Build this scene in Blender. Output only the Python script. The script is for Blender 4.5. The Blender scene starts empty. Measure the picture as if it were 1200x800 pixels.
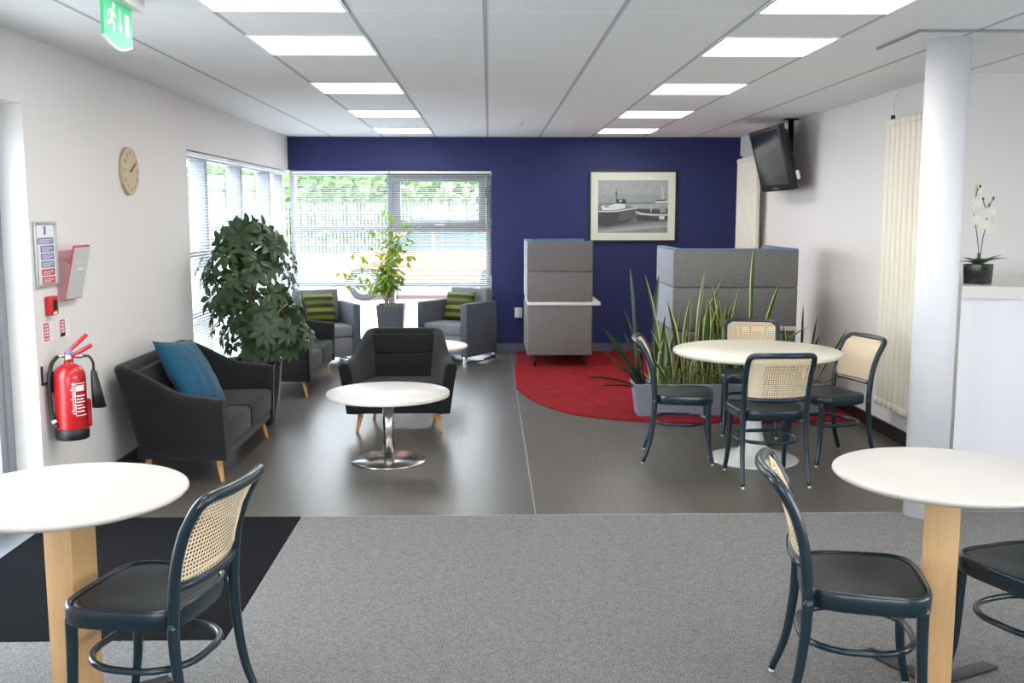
import bpy, bmesh, math, random
from mathutils import Vector, Matrix, Euler
random.seed(7)
C = bpy.context.scene
COL = C.collection
PI = math.pi
# ------------------------------------------------------------------ camera, world, exposure
H = 1.6263; ZC = 2.5155; YB = 11.77; XL = -2.33; XR = 2.94
cd = bpy.data.cameras.new('camera'); cam = bpy.data.objects.new('camera', cd); COL.objects.link(cam)
cam.location = (0, 0, H)
cam.rotation_euler = (PI/2 - .1269866, 0, -.0228435)
cd.sensor_width = 36; cd.lens = 1167.32/1200*36; cd.clip_start = .05; cd.clip_end = 300
C.camera = cam
W = bpy.data.worlds.new('overcast_sky'); C.world = W; W.use_nodes = True
nt = W.node_tree; nt.nodes.clear()
o_ = nt.nodes.new('ShaderNodeOutputWorld'); b_ = nt.nodes.new('ShaderNodeBackground')
tc_ = nt.nodes.new('ShaderNodeTexCoord'); sx_ = nt.nodes.new('ShaderNodeSeparateXYZ'); cr_ = nt.nodes.new('ShaderNodeValToRGB')
nt.links.new(tc_.outputs['Generated'], sx_.inputs[0]); nt.links.new(sx_.outputs['Z'], cr_.inputs[0])
cr_.color_ramp.elements[0].color = (.95, .97, 1, 1); cr_.color_ramp.elements[1].color = (.72, .84, 1, 1)
nt.links.new(cr_.outputs[0], b_.inputs['Color']); nt.links.new(b_.outputs[0], o_.inputs[0])
WORLD_STRENGTH = 8.0
PANEL_STRENGTH = 9.0
b_.inputs['Strength'].default_value = WORLD_STRENGTH
C.view_settings.view_transform = 'Standard'; C.view_settings.look = 'None'
C.view_settings.exposure = 0.5; C.view_settings.gamma = 1; C.view_settings.use_curve_mapping = False

# ------------------------------------------------------------------ materials
def lin(c):
    f = lambda v: v/12.92 if v <= .04045 else ((v+.055)/1.055)**2.4
    return tuple(f(v/255) for v in c) + (1,)
class NT:
    def __init__(s, name):
        s.m = bpy.data.materials.new(name); s.m.use_nodes = True; s.t = s.m.node_tree
        s.b = s.t.nodes['Principled BSDF']; s.out = s.t.nodes['Material Output']
    def n(s, typ, **kw):
        n = s.t.nodes.new('ShaderNode'+typ)
        for k, v in kw.items(): setattr(n, k, v)
        return n
    def l(s, a, b): s.t.links.new(a, b)
    def math(s, op, a, b=None, c=None):
        n = s.n('Math', operation=op)
        for i, v in enumerate((a, b, c)):
            if v is None: continue
            if isinstance(v, (int, float)): n.inputs[i].default_value = v
            else: s.l(v, n.inputs[i])
        return n.outputs[0]
    def mix(s, f, a, b):
        n = s.n('Mix', data_type='RGBA')
        for i, v in ((0, f), (6, a), (7, b)):
            if isinstance(v, (int, float)): n.inputs[i].default_value = v
            elif isinstance(v, tuple): n.inputs[i].default_value = v
            else: s.l(v, n.inputs[i])
        return n.outputs[2]
    def obj(s):
        return s.n('TexCoord').outputs['Object']
    def xyz(s, v=None):
        n = s.n('SeparateXYZ'); s.l(v or s.obj(), n.inputs[0]); return n.outputs
    def noise(s, scale, vec=None, detail=3, stretch=None):
        n = s.n('TexNoise'); n.inputs['Scale'].default_value = scale; n.inputs['Detail'].default_value = detail
        v = vec or s.obj()
        if stretch:
            mp = s.n('Mapping'); mp.inputs['Scale'].default_value = stretch; s.l(v, mp.inputs[0]); v = mp.outputs[0]
        s.l(v, n.inputs['Vector']); return n.outputs['Fac']
    def bump(s, h, strength=.3, dist=.002):
        n = s.n('Bump'); n.inputs['Strength'].default_value = strength; n.inputs['Distance'].default_value = dist
        s.l(h, n.inputs['Height']); s.l(n.outputs[0], s.b.inputs['Normal'])
def pbr(name, rgb, rough=.5, metal=0, spec=.5, vary=0, vscale=8, stretch=None, bump=0, bscale=200, coat=0, emit=0, sheen=0, bdist=.002):
    k = NT(name); c = lin(rgb)
    k.b.inputs['Base Color'].default_value = c; k.b.inputs['Roughness'].default_value = rough
    k.b.inputs['Metallic'].default_value = metal; k.b.inputs['Specular IOR Level'].default_value = spec
    if coat: k.b.inputs['Coat Weight'].default_value = coat; k.b.inputs['Coat Roughness'].default_value = .08
    if sheen: k.b.inputs['Sheen Weight'].default_value = sheen
    if vary:
        f = k.noise(vscale, stretch=stretch)
        lo = tuple(v*(1-vary) for v in c[:3])+(1,); hi = tuple(min(1, v*(1+vary)) for v in c[:3])+(1,)
        r = k.n('ValToRGB'); r.color_ramp.elements[0].position = .3; r.color_ramp.elements[1].position = .7
        r.color_ramp.elements[0].color = lo; r.color_ramp.elements[1].color = hi
        k.l(f, r.inputs[0]); k.l(r.outputs[0], k.b.inputs['Base Color'])
    if bump: k.bump(k.noise(bscale, detail=2), bump, bdist)
    if emit:
        k.b.inputs['Emission Color'].default_value = c; k.b.inputs['Emission Strength'].default_value = emit
    return k.m

M = {}
M['wall_white'] = pbr('white_wall_paint', (228, 224, 222), .75, spec=.3, bump=.05, bscale=120)
M['wall_blue'] = pbr('navy_wall_paint', (44, 50, 98), .6, spec=.3, bump=.05, bscale=120)
M['skirting'] = pbr('black_skirting', (32, 32, 34), .4)
M['skirting_blue'] = pbr('grey_skirting', (88, 92, 108), .4)
M['white_gloss'] = pbr('white_gloss_paint', (232, 232, 236), .35)
M['column'] = pbr('white_column_paint', (226, 226, 230), .5)
M['laminate'] = pbr('white_laminate', (216, 212, 207), .3, spec=.4)
M['laminate_cream'] = pbr('cream_laminate', (230, 225, 208), .3, spec=.4)
M['enamel'] = pbr('white_enamel', (232, 232, 230), .25)
M['radiator'] = pbr('cream_radiator_enamel', (232, 226, 210), .35)
M['teal'] = pbr('dark_teal_lacquer', (14, 38, 49), .28, coat=.25)
M['seat_teal'] = pbr('dark_seat_lacquer', (26, 34, 37), .42, spec=.35, vary=.1, vscale=12)
M['oak'] = pbr('oak_leg', (196, 146, 92), .45, vary=.12, vscale=14, stretch=(6, 6, .6))
M['ash'] = pbr('pale_beech_veneer', (214, 172, 122), .42, vary=.07, vscale=12, stretch=(9, 9, .35))
M['chrome'] = pbr('brushed_steel', (200, 198, 194), .22, metal=1)
M['polished'] = pbr('polished_chrome', (225, 225, 225), .1, metal=1)
M['charcoal'] = pbr('charcoal_wool', (33, 34, 35), .95, spec=.15, vary=.14, vscale=260, bump=.35, bscale=420, sheen=.12)
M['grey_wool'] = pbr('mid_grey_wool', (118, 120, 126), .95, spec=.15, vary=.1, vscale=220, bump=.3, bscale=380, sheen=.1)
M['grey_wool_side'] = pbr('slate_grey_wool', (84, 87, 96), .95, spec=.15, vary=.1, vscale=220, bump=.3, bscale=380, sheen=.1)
M['heather'] = pbr('heather_grey_wool', (118, 116, 114), .95, spec=.12, vary=.16, vscale=60, stretch=(1, 1, 5), bump=.2, bscale=300)
M['heather_lit'] = pbr('lit_heather_wool', (150, 154, 162), .95, spec=.12, vary=.1, vscale=60, stretch=(1, 1, 5))  # heather wool with window light on the side panels put into its colour
M['blue_piping'] = pbr('denim_blue_piping', (98, 118, 150), .8)
M['teal_velvet'] = pbr('teal_blue_cotton', (22, 78, 106), .85, spec=.2, vary=.12, vscale=14, bump=.5, bscale=22, sheen=.2, bdist=.01)
M['black_plastic'] = pbr('black_plastic', (24, 25, 27), .4)
M['black_metal'] = pbr('black_metal', (20, 20, 22), .4, metal=.3)
M['screen'] = pbr('dark_glossy_screen', (38, 40, 43), .12, spec=.7)
M['white_plastic'] = pbr('white_plastic', (232, 232, 232), .4)
M['pot_black'] = pbr('black_glazed_pot', (28, 29, 31), .25, coat=.3)
M['pot_grey'] = pbr('grey_pot', (82, 84, 90), .55)
M['planter'] = pbr('grey_planter', (126, 130, 144), .5, bump=.03, bscale=50)
M['soil'] = pbr('dark_soil', (50, 40, 32), 1, vary=.4, vscale=60, bump=.6, bscale=80, bdist=.01)
M['bark'] = pbr('tan_bark', (140, 112, 82), .9, vary=.25, vscale=30, stretch=(3, 3, .6), bump=.5, bscale=60, bdist=.006)
M['stem'] = pbr('green_stem', (92, 104, 60), .7)
M['stem_pale'] = pbr('pale_brown_stem', (150, 128, 104), .8)
M['stem_dark'] = pbr('brown_flower_stem', (92, 74, 62), .7)
def leafmat(name, rgb, rough=.38, trans=.25, vary=.25):
    k = NT(name); c = lin(rgb)
    f = k.noise(5); r = k.n('ValToRGB')
    r.color_ramp.elements[0].position = .3; r.color_ramp.elements[1].position = .7
    r.color_ramp.elements[0].color = tuple(v*(1-vary) for v in c[:3])+(1,); r.color_ramp.elements[1].color = tuple(v*(1+vary) for v in c[:3])+(1,)
    k.l(f, r.inputs[0]); k.l(r.outputs[0], k.b.inputs['Base Color']); k.b.inputs['Roughness'].default_value = rough
    tr = k.n('BsdfTranslucent'); k.l(r.outputs[0], tr.inputs[0]); mx = k.n('MixShader'); mx.inputs[0].default_value = trans
    k.l(k.b.outputs[0], mx.inputs[1]); k.l(tr.outputs[0], mx.inputs[2]); k.l(mx.outputs[0], k.out.inputs[0]); return k.m
M['leaf_dark'] = leafmat('dark_green_leaf', (60, 86, 54))
M['leaf_lime'] = leafmat('fresh_green_leaf', (128, 158, 62), trans=.45)
M['snake_green'] = leafmat('mottled_green_leaf', (58, 82, 48), trans=.15)
M['snake_dark'] = leafmat('dark_banded_leaf', (42, 66, 44), trans=.1)
M['snake_edge'] = leafmat('yellow_leaf_margin', (206, 208, 130), trans=.15, vary=.12)
M['grass_leaf'] = leafmat('fine_green_leaf', (84, 112, 56), trans=.2)
M['petal'] = leafmat('white_petal', (240, 238, 226), trans=.3, vary=.02)
M['red_enamel'] = pbr('red_enamel', (182, 20, 30), .25, coat=.4)
M['red_plastic'] = pbr('red_plastic', (200, 40, 40), .45)
M['sign_red'] = pbr('red_print', (196, 60, 76), .5)
M['white_print'] = pbr('white_print', (240, 238, 238), .5)
M['grey_print'] = pbr('grey_print', (206, 205, 206), .5)
M['lilac_print'] = pbr('violet_print', (128, 122, 178), .5)
M['blue_print'] = pbr('slate_blue_print', (120, 132, 168), .5)
M['steel_grey'] = pbr('grey_aluminium', (138, 142, 149), .45)
M['alu_frame'] = pbr('silver_frame', (186, 190, 188), .35, metal=.4)
M['clock_wood'] = pbr('pale_bamboo', (200, 180, 148), .6, vary=.1, vscale=20, stretch=(1, 1, 8))
M['clock_dark'] = pbr('brown_bamboo', (146, 116, 84), .6)
M['blind'] = pbr('pale_blind_slat', (236, 238, 240), .5)
M['frame_black'] = pbr('dark_picture_frame', (38, 32, 32), .4)
M['mount'] = pbr('cream_picture_mount', (246, 242, 224), .8)
M['exit_green'] = pbr('green_exit_panel', (64, 186, 128), .4, emit=.35)
M['exit_white'] = pbr('exit_pictogram', (236, 244, 222), .4, emit=.35)
for g in (30, 60, 84, 108, 135, 150, 165, 180, 205, 235): M['g%d' % g] = pbr('photo_grey_%d' % g, (g, g, g), .6, vary=.08, vscale=30)
M['car_orange'] = pbr('orange_car_paint', (186, 96, 68), .3, coat=.5)
M['tyre'] = pbr('tyre_rubber', (50, 50, 54), .8)
M['car_glass'] = pbr('tinted_car_glass', (70, 84, 90), .1)
M['tarmac'] = pbr('pale_yard_concrete', (205, 202, 196), .9, vary=.06, vscale=.7)
M['palisade'] = pbr('galvanised_palisade', (106, 111, 118), .6)
M['tree'] = leafmat('outdoor_foliage', (96, 124, 66), trans=.2, vary=.4)
M['shed_white'] = pbr('white_cladding', (236, 236, 236), .6)

# carpet
k = NT('grey_carpet'); f1 = k.noise(220, detail=4); f2 = k.noise(28, detail=3)
r = k.n('ValToRGB'); r.color_ramp.elements[0].position = .36; r.color_ramp.elements[1].position = .66
r.color_ramp.elements[0].color = lin((88, 88, 88)); r.color_ramp.elements[1].color = lin((146, 144, 142))
k.l(k.math('ADD', k.math('MULTIPLY', f1, .88), k.math('MULTIPLY', f2, .12)), r.inputs[0]); k.l(r.outputs[0], k.b.inputs['Base Color'])
k.b.inputs['Roughness'].default_value = 1; k.b.inputs['Specular IOR Level'].default_value = .1; k.bump(f1, .5, .004); M['carpet'] = k.m
# ribbed mat
k = NT('charcoal_entrance_matting'); X = k.xyz()
s = k.math('SINE', k.math('MULTIPLY', X[0], 2*PI/.028)); s2 = k.math('SINE', k.math('MULTIPLY', X[1], 2*PI/.02))
hh = k.math('MULTIPLY', s, s2); r = k.n('ValToRGB'); r.color_ramp.elements[0].color = lin((18, 18, 19)); r.color_ramp.elements[1].color = lin((42, 42, 44))
k.l(k.math('MULTIPLY_ADD', hh, .5, .5), r.inputs[0]); k.l(r.outputs[0], k.b.inputs['Base Color']); k.b.inputs['Roughness'].default_value = .9
k.b.inputs['Specular IOR Level'].default_value = 0
k.bump(hh, .5, .003); M['mat'] = k.m
# red rug
k = NT('red_rug_wool'); f1 = k.noise(160, detail=4); f2 = k.noise(9)
r = k.n('ValToRGB'); r.color_ramp.elements[0].position = .35; r.color_ramp.elements[1].position = .65
r.color_ramp.elements[0].color = lin((108, 22, 28)); r.color_ramp.elements[1].color = lin((156, 38, 45))
k.l(k.math('ADD', k.math('MULTIPLY', f1, .6), k.math('MULTIPLY', f2, .4)), r.inputs[0]); k.l(r.outputs[0], k.b.inputs['Base Color'])
k.b.inputs['Roughness'].default_value = 1; k.b.inputs['Specular IOR Level'].default_value = .1; k.bump(f1, .6, .005); M['rug'] = k.m
# dark floor tiles
k = NT('dark_floor_tile'); X = k.xyz()
def joint(v, off, per, w):
    a = k.math('FRACT', k.math('DIVIDE', k.math('SUBTRACT', v, off), per))
    d = k.math('MINIMUM', a, k.math('SUBTRACT', 1.0, a))
    return k.math('LESS_THAN', d, w/per/2)
jx = joint(X[0], .25, .46, .004); jy = joint(X[1], 5.35, .92, .004)
near = k.math('LESS_THAN', k.math('ABSOLUTE', k.math('SUBTRACT', X[0], .25)), .0035)
n1 = k.noise(30, stretch=(.6, 6, 1)); n2 = k.noise(2.2)
r = k.n('ValToRGB'); r.color_ramp.elements[0].position = .3; r.color_ramp.elements[1].position = .7
r.color_ramp.elements[0].color = lin((76, 72, 68)); r.color_ramp.elements[1].color = lin((92, 87, 82))
k.l(k.math('ADD', k.math('MULTIPLY', n1, .6), k.math('MULTIPLY', n2, .4)), r.inputs[0])
c = k.mix(jx, r.outputs[0], lin((36, 35, 34))); c = k.mix(jy, c, lin((44, 43, 42))); c = k.mix(near, c, lin((150, 150, 150)))
k.l(c, k.b.inputs['Base Color']); k.l(k.math('MULTIPLY_ADD', n1, .12, .30), k.b.inputs['Roughness'])
k.b.inputs['Specular IOR Level'].default_value = .75; k.bump(n1, .06, .002); M['tile'] = k.m
# ceiling tiles with grid
k = NT('suspended_ceiling_tile'); X = k.xyz()
jx = joint(X[0], -.015, .6, .022); jx2 = joint(X[0], -.001, .6, .008); jy = joint(X[1], 4.551, .6, .016)
n = k.noise(90, detail=4); r = k.n('ValToRGB'); r.color_ramp.elements[0].color = lin((236, 236, 237)); r.color_ramp.elements[1].color = lin((244, 244, 245))
k.l(n, r.inputs[0]); c = k.mix(jy, r.outputs[0], lin((250, 250, 250))); c = k.mix(jx, c, lin((186, 188, 191))); c = k.mix(jx2, c, lin((226, 228, 230)))
k.l(c, k.b.inputs['Base Color']); k.b.inputs['Roughness'].default_value = .9; k.b.inputs['Specular IOR Level'].default_value = .1; k.bump(n, .1, .002); M['ceiling'] = k.m
# cane webbing
k = NT('natural_cane_webbing'); X = k.xyz(); P_ = .0135
def cell(v): return k.math('SUBTRACT', k.math('FRACT', k.math('DIVIDE', v, P_)), .5)
cx, cz = cell(X[0]), cell(X[2])
d = k.math('SQRT', k.math('ADD', k.math('MULTIPLY', cx, cx), k.math('MULTIPLY', cz, cz)))
hole = k.math('LESS_THAN', d, .30)
k.b.inputs['Base Color'].default_value = lin((236, 214, 180)); k.b.inputs['Roughness'].default_value = .55
tr = k.n('BsdfTransparent'); mx = k.n('MixShader'); k.l(hole, mx.inputs[0]); k.l(k.b.outputs[0], mx.inputs[1]); k.l(tr.outputs[0], mx.inputs[2]); k.l(mx.outputs[0], k.out.inputs[0])
M['cane'] = k.m
M['cane_edge'] = pbr('cane_binding', (236, 214, 182), .5)
# glass
def glass(name, tint=(1, 1, 1, 1), refl=.8):
    k = NT(name); tr = k.n('BsdfTransparent'); tr.inputs[0].default_value = tint; gl = k.n('BsdfGlossy'); gl.inputs['Roughness'].default_value = .02
    lw = k.n('LayerWeight'); lw.inputs[0].default_value = .5; fc = k.math('MULTIPLY_ADD', k.math('POWER', lw.outputs['Facing'], 5.0), refl, .03); mx = k.n('MixShader'); k.l(fc, mx.inputs[0]); k.l(tr.outputs[0], mx.inputs[1]); k.l(gl.outputs[0], mx.inputs[2])
    k.l(mx.outputs[0], k.out.inputs[0]); return k.m
M['glass'] = glass('window_glass', (.95, .97, .97, 1)); M['acrylic'] = glass('clear_acrylic', (.985, .955, .96, 1), .15)
k = NT('pink_lightened_acrylic'); k.b.inputs['Base Color'].default_value = lin((244, 206, 212)); k.b.inputs['Roughness'].default_value = .15  # pink put into the clear acrylic to lighten the shaded wall behind
tr = k.n('BsdfTransparent'); tl = k.n('BsdfTranslucent'); tl.inputs[0].default_value = lin((244, 206, 212)); m1 = k.n('MixShader'); k.l(k.b.outputs[0], m1.inputs[1]); k.l(tl.outputs[0], m1.inputs[2])
mx = k.n('MixShader'); mx.inputs[0].default_value = .55; k.l(m1.outputs[0], mx.inputs[1]); k.l(tr.outputs[0], mx.inputs[2]); k.l(mx.outputs[0], k.out.inputs[0]); M['acrylic'] = k.m
# striped cushion
k = NT('green_striped_weave'); X = k.xyz(); r = k.n('ValToRGB'); r.color_ramp.interpolation = 'CONSTANT'
cols = [(46, 44, 28), (98, 108, 30), (52, 48, 28), (118, 124, 52), (46, 42, 28), (86, 92, 40), (48, 44, 28), (106, 116, 36)]
el = r.color_ramp.elements
el[0].color = lin(cols[0]); el[1].position = .125; el[1].color = lin(cols[1])
for i in range(2, 8): e = el.new(i/8); e.color = lin(cols[i])
k.l(k.math('FRACT', k.math('MULTIPLY_ADD', X[2], 1/.34, .5)), r.inputs[0]); k.l(r.outputs[0], k.b.inputs['Base Color']); k.b.inputs['Roughness'].default_value = .9; M['striped'] = k.m
# lamp diffuser
k = NT('lit_diffuser'); k.b.inputs['Base Color'].default_value = (.9, .9, .9, 1); k.b.inputs['Emission Color'].default_value = (1, .965, .91, 1)
k.b.inputs['Emission Strength'].default_value = PANEL_STRENGTH; M['diffuser'] = k.m

# ------------------------------------------------------------------ helpers
class MB:
    """collects shapes, then links them as ONE mesh object"""
    def __init__(s): s.bm = bmesh.new(); s.mi = 0
    def _setm(s, faces):
        for f in faces: f.material_index = s.mi
    def add(s, verts, faces, smooth=False):
        vs = [s.bm.verts.new(v) for v in verts]; out = []
        for f in faces:
            try: q = s.bm.faces.new([vs[i] for i in f])
            except ValueError: continue
            q.smooth = smooth; q.material_index = s.mi; out.append(q)
        return vs
    def box(s, x0, x1, y0, y1, z0, z1, bev=0, seg=2, mat=None):
        t = bmesh.new()
        vs = [t.verts.new((x, y, z)) for x in (x0, x1) for y in (y0, y1) for z in (z0, z1)]
        for f in ((0, 1, 3, 2), (4, 6, 7, 5), (0, 4, 5, 1), (2, 3, 7, 6), (0, 2, 6, 4), (1, 5, 7, 3)): t.faces.new([vs[i] for i in f])
        if bev: bmesh.ops.bevel(t, geom=t.edges[:] , offset=bev, segments=seg, affect='EDGES', profile=.5)
        bmesh.ops.recalc_face_normals(t, faces=t.faces)
        if mat is not None: bmesh.ops.transform(t, matrix=mat, verts=t.verts)
        s.merge(t, smooth=bool(bev)); return s
    def merge(s, t, smooth=False):
        mp = {}
        for v in t.verts: mp[v] = s.bm.verts.new(v.co)
        for f in t.faces:
            q = s.bm.faces.new([mp[v] for v in f.verts]); q.smooth = smooth; q.material_index = s.mi
        t.free()
    def loft(s, rings, closed=True, cap=True, smooth=True):
        n = len(rings[0]); vs = [[s.bm.verts.new(p) for p in rg] for rg in rings]
        for a, b in zip(vs[:-1], vs[1:]):
            for i in range(n if closed else n-1):
                j = (i+1) % n
                try: q = s.bm.faces.new((a[i], a[j], b[j], b[i]))
                except ValueError: continue
                q.smooth = smooth; q.material_index = s.mi
        if cap and closed:
            for rg, rev in ((vs[0], True), (vs[-1], False)):
                try: q = s.bm.faces.new(rg[::-1] if rev else rg); q.material_index = s.mi
                except ValueError: pass
        return s
    def lathe(s, prof, c=(0, 0), n=40, smooth=True):
        rings = [[(c[0]+r*math.cos(2*PI*i/n), c[1]+r*math.sin(2*PI*i/n), z) for i in range(n)] for r, z in prof]
        return s.loft(rings, smooth=smooth)
    def tube(s, pts, rad, n=10, flat=1.0, closed=False):
        P = [Vector(p) for p in pts]; N = len(P)
        if isinstance(rad, (int, float)): rad = [rad]*N
        rings = []; prev = None
        for i in range(N):
            a = P[i-1] if (i or closed) else P[i]; b = P[(i+1) % N] if (i < N-1 or closed) else P[i]
            t = (b-a).normalized()
            if prev is None:
                u = Vector((0, 0, 1)) if abs(t.z) < .9 else Vector((0, 1, 0))
                u = (u - t*u.dot(t)).normalized()
            else: u = (prev - t*prev.dot(t)).normalized()
            prev = u; v = t.cross(u)
            rings.append([P[i] + (u*math.cos(2*PI*q/n)*flat + v*math.sin(2*PI*q/n))*rad[i] for q in range(n)])
        if closed: rings.append(rings[0]); return s.loft(rings, cap=False)
        return s.loft(rings)
    def build(s, name, mats, parent=None, loc=None, rot=None):
        bmesh.ops.recalc_face_normals(s.bm, faces=s.bm.faces) if getattr(s, 'recalc', True) else None
        me = bpy.data.meshes.new(name); s.bm.to_mesh(me); s.bm.free()
        for m in (mats if isinstance(mats, (list, tuple)) else [mats]): me.materials.append(M[m] if isinstance(m, str) else m)
        o = bpy.data.objects.new(name, me); COL.objects.link(o)
        if parent: o.parent = parent
        if loc: o.location = loc
        if rot: o.rotation_euler = rot
        return o
def spline(pts, n=6):
    """Catmull-Rom"""
    P = [Vector(p) for p in pts]; P = [P[0]*2-P[1]] + P + [P[-1]*2-P[-2]]; out = []
    for i in range(1, len(P)-2):
        for q in range(n):
            t = q/n; a, b, c, d = P[i-1], P[i], P[i+1], P[i+2]
            out.append(.5*((2*b)+(c-a)*t+(2*a-5*b+4*c-d)*t*t+(3*b-a-3*c+d)*t**3))
    out.append(P[-2]); return out
def tag(o, label=None, cat=None, group=None, kind=None):
    if label: o['label'] = label
    if cat: o['category'] = cat
    if group: o['group'] = group
    if kind: o['kind'] = kind
    return o
def thing(name, label, cat, loc=(0, 0, 0), rz=0, group=None):
    o = bpy.data.objects.new(name, None); COL.objects.link(o); o.empty_display_size = .1
    o.location = loc; o.rotation_euler = (0, 0, rz); return tag(o, label, cat, group)
def dup(o, loc=None, rz=None, label=None, group=None, parent=None):
    c = o.copy(); COL.objects.link(c)
    if parent: c.parent = parent
    if loc is not None: c.location = loc
    if rz is not None: c.rotation_euler = (0, 0, rz)
    if label: c['label'] = label
    if group: c['group'] = group
    for ch in [x for x in bpy.data.objects if x.parent == o]: dup(ch, parent=c)
    return c
def face(fx, fy): return math.atan2(-fx, fy)
def struct(name, mb, m, parent=None):
    o = mb.build(name, m, parent)
    if not parent: o['kind'] = 'structure'
    return o
def text_mesh(name, s, size, mat, parent, loc, rot, depth=.0006, align='CENTER'):
    cu = bpy.data.curves.new('lettering', 'FONT'); cu.body = s; cu.size = size; cu.extrude = depth; cu.align_x = align; cu.align_y = 'CENTER'
    t = bpy.data.objects.new('lettering', cu); COL.objects.link(t)
    dg = bpy.context.evaluated_depsgraph_get(); dg.update()
    me = bpy.data.meshes.new_from_object(t.evaluated_get(dg)); bpy.data.objects.remove(t); bpy.data.curves.remove(cu)
    me.materials.clear(); me.materials.append(M[mat])
    o = bpy.data.objects.new(name, me); COL.objects.link(o); o.parent = parent; o.location = loc; o.rotation_euler = rot; return o
def rounded_outline(hx, hy, r, n=8):
    pts = []
    for cx, cy, a0 in ((hx-r, hy-r, 0), (-hx+r, hy-r, PI/2), (-hx+r, -hy+r, PI), (hx-r, -hy+r, 1.5*PI)):
        for i in range(n+1): a = a0+PI/2*i/n; pts.append((cx+r*math.cos(a), cy+r*math.sin(a)))
    return pts
def cushion_mesh(w, h, t, n=14, pinch=.1, wob=0.0, seed=1):
    """pillow standing in XZ, thickness along Y"""
    rnd = random.Random(seed); mb = MB()
    def P(u, v, sgn):
        e = (1-abs(u)**2.4)*(1-abs(v)**2.4); y = sgn*t/2*max(e, 0)**.55
        sx = 1-pinch*(1-abs(u))*0 - pinch*(1-v*v)*0.5*abs(u); sz = 1-pinch*(1-u*u)*.5*abs(v)
        y += wob*math.sin(9*u+5*v+seed)*math.cos(7*v-4*u)*e*sgn
        return (u*w/2*sx, y, v*h/2*sz)
    for sg in (1, -1):
        vs = []; fs = []
        for i in range(n+1):
            for j in range(n+1): vs.append(P(-1+2*i/n, -1+2*j/n, sg))
        for i in range(n):
            for j in range(n): a = i*(n+1)+j; fs.append((a, a+1, a+n+2, a+n+1))
        mb.add(vs, fs, True)
    bmesh.ops.remove_doubles(mb.bm, verts=mb.bm.verts, dist=1e-5); return mb

# ------------------------------------------------------------------ the room
struct('floor', MB().box(-2.6, 6, -4, 12.1, -.12, 0), 'tile')
t_ = MB(); t_.box(XL, 5.6, -3.9, 3.672, 0, .006); t_.box(-1.018, 5.6, 3.672, 5.245, 0, .006); struct('floor_carpet', t_, 'carpet')
tag(MB().box(XL+.005, -1.02, 3.675, 5.245, .0003, .007).build('entrance_mat', 'mat'), 'dark charcoal ribbed entrance mat let into the floor beside the doorway', 'mat')
struct('trim_1', MB().box(-1.0, 5.6, 5.245, 5.253, 0, .007), 'steel_grey')
struct('ceiling', MB().box(-2.6, 6, -4, 12.1, ZC, ZC+.1), 'ceiling')
# left wall: behind the camera, doorway recess 3.3-5.13, wall 5.13-7.85, window 7.85-11.77
DY0, DY1 = 3.0, 5.13
wl = MB(); wl.box(XL-.2, XL, -4, DY0, 0, ZC); wl.box(XL-.2, XL, DY0, DY1, 2.175, ZC); wl.box(XL-.2, XL, DY1, 7.85, 0, ZC)
wl.box(XL-.2, XL, 7.85, YB, 2.125, ZC); wl.box(XL-.2, XL, 7.85, YB+.2, 0, .1); struct('wall_left', wl, 'wall_white')
wb = MB(); wb.box(XL, .022, YB, YB+.2, 2.135, ZC); wb.box(.022, XR+.15, YB, YB+.2, 0, ZC); wb.box(XL, .022, YB, YB+.2, 0, .1); struct('wall_back', wb, 'wall_blue')
struct('wall_right', MB().box(XR, XR+.15, 6.43, YB, 0, ZC), 'wall_white')
struct('wall_alcove', MB().box(XR+.15, 6, 6.43, 6.55, 0, ZC), 'wall_white')
f = MB(); f.box(5.6, 5.75, -4, -2.8, 0, ZC); f.box(5.6, 5.75, 3.4, 6.43, 0, ZC); f.box(5.6, 5.75, -2.8, 3.4, 0, .7); f.box(5.6, 5.75, -2.8, 3.4, 2.25, ZC); struct('wall_side', f, 'wall_white')
f = MB(); f.box(-2.6, -2.2, -4.15, -4, 0, ZC); f.box(2.5, 6, -4.15, -4, 0, ZC); f.box(-2.2, 2.5, -4.15, -4, 0, .1); f.box(-2.2, 2.5, -4.15, -4, 1.9, ZC); struct('wall_front', f, 'wall_white')
b = MB(); b.box(XR-.014, XR, 6.43, YB-.014, 0, .1); struct('baseboard_right', b, 'skirting')
b = MB(); b.box(XL, XL+.014, 5.14, 7.85, 0, .1); struct('baseboard_left', b, 'skirting')
b = MB(); b.box(.03, XR-.014, YB-.014, YB, .0, .1); struct('baseboard_back', b, 'skirting_blue')
# doorway at the left edge
d = thing('door_1', None, None, (XL-.165, (DY0+DY1)/2, 0)); d['kind'] = 'structure'
hw = (DY1-DY0)/2 - .002
fr = MB()
for y0, y1 in ((-hw, -hw+.07), (hw-.07, hw), (-.035, .035)): fr.box(-.03, .03, y0, y1, 0.003, 2.17, .004)
fr.box(-.03, .03, -hw+.07, hw-.07, 2.1, 2.17, .004)
for y0, y1 in ((-hw+.072, -.037), (.037, hw-.072)):
    fr.box(-.02, .02, y0, y0+.06, .01, 2.1); fr.box(-.02, .02, y1-.06, y1, .01, 2.1); fr.box(-.02, .02, y0+.06, y1-.06, .01, .16); fr.box(-.02, .02, y0+.06, y1-.06, 2.03, 2.1)
fr.build('door_frame', 'steel_grey', d)
gp = MB(); gp.box(-.004, .004, -hw+.13, -.097, .16, 2.03); gp.box(-.004, .004, .097, hw-.13, .16, 2.03); gp.build('glass_pane', 'glass', d)
hd = MB()
for y in (-.08, .08): hd.tube([(.02, y, .9), (.06, y, .9), (.06, y, 1.4), (.02, y, 1.4)], .012)
hd.build('door_handle', 'polished', d)
tr = MB(); tr.box(XL-.2, XL, DY0+.003, DY1-.003, 0, .003); struct('trim_2', tr, 'steel_grey')

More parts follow.
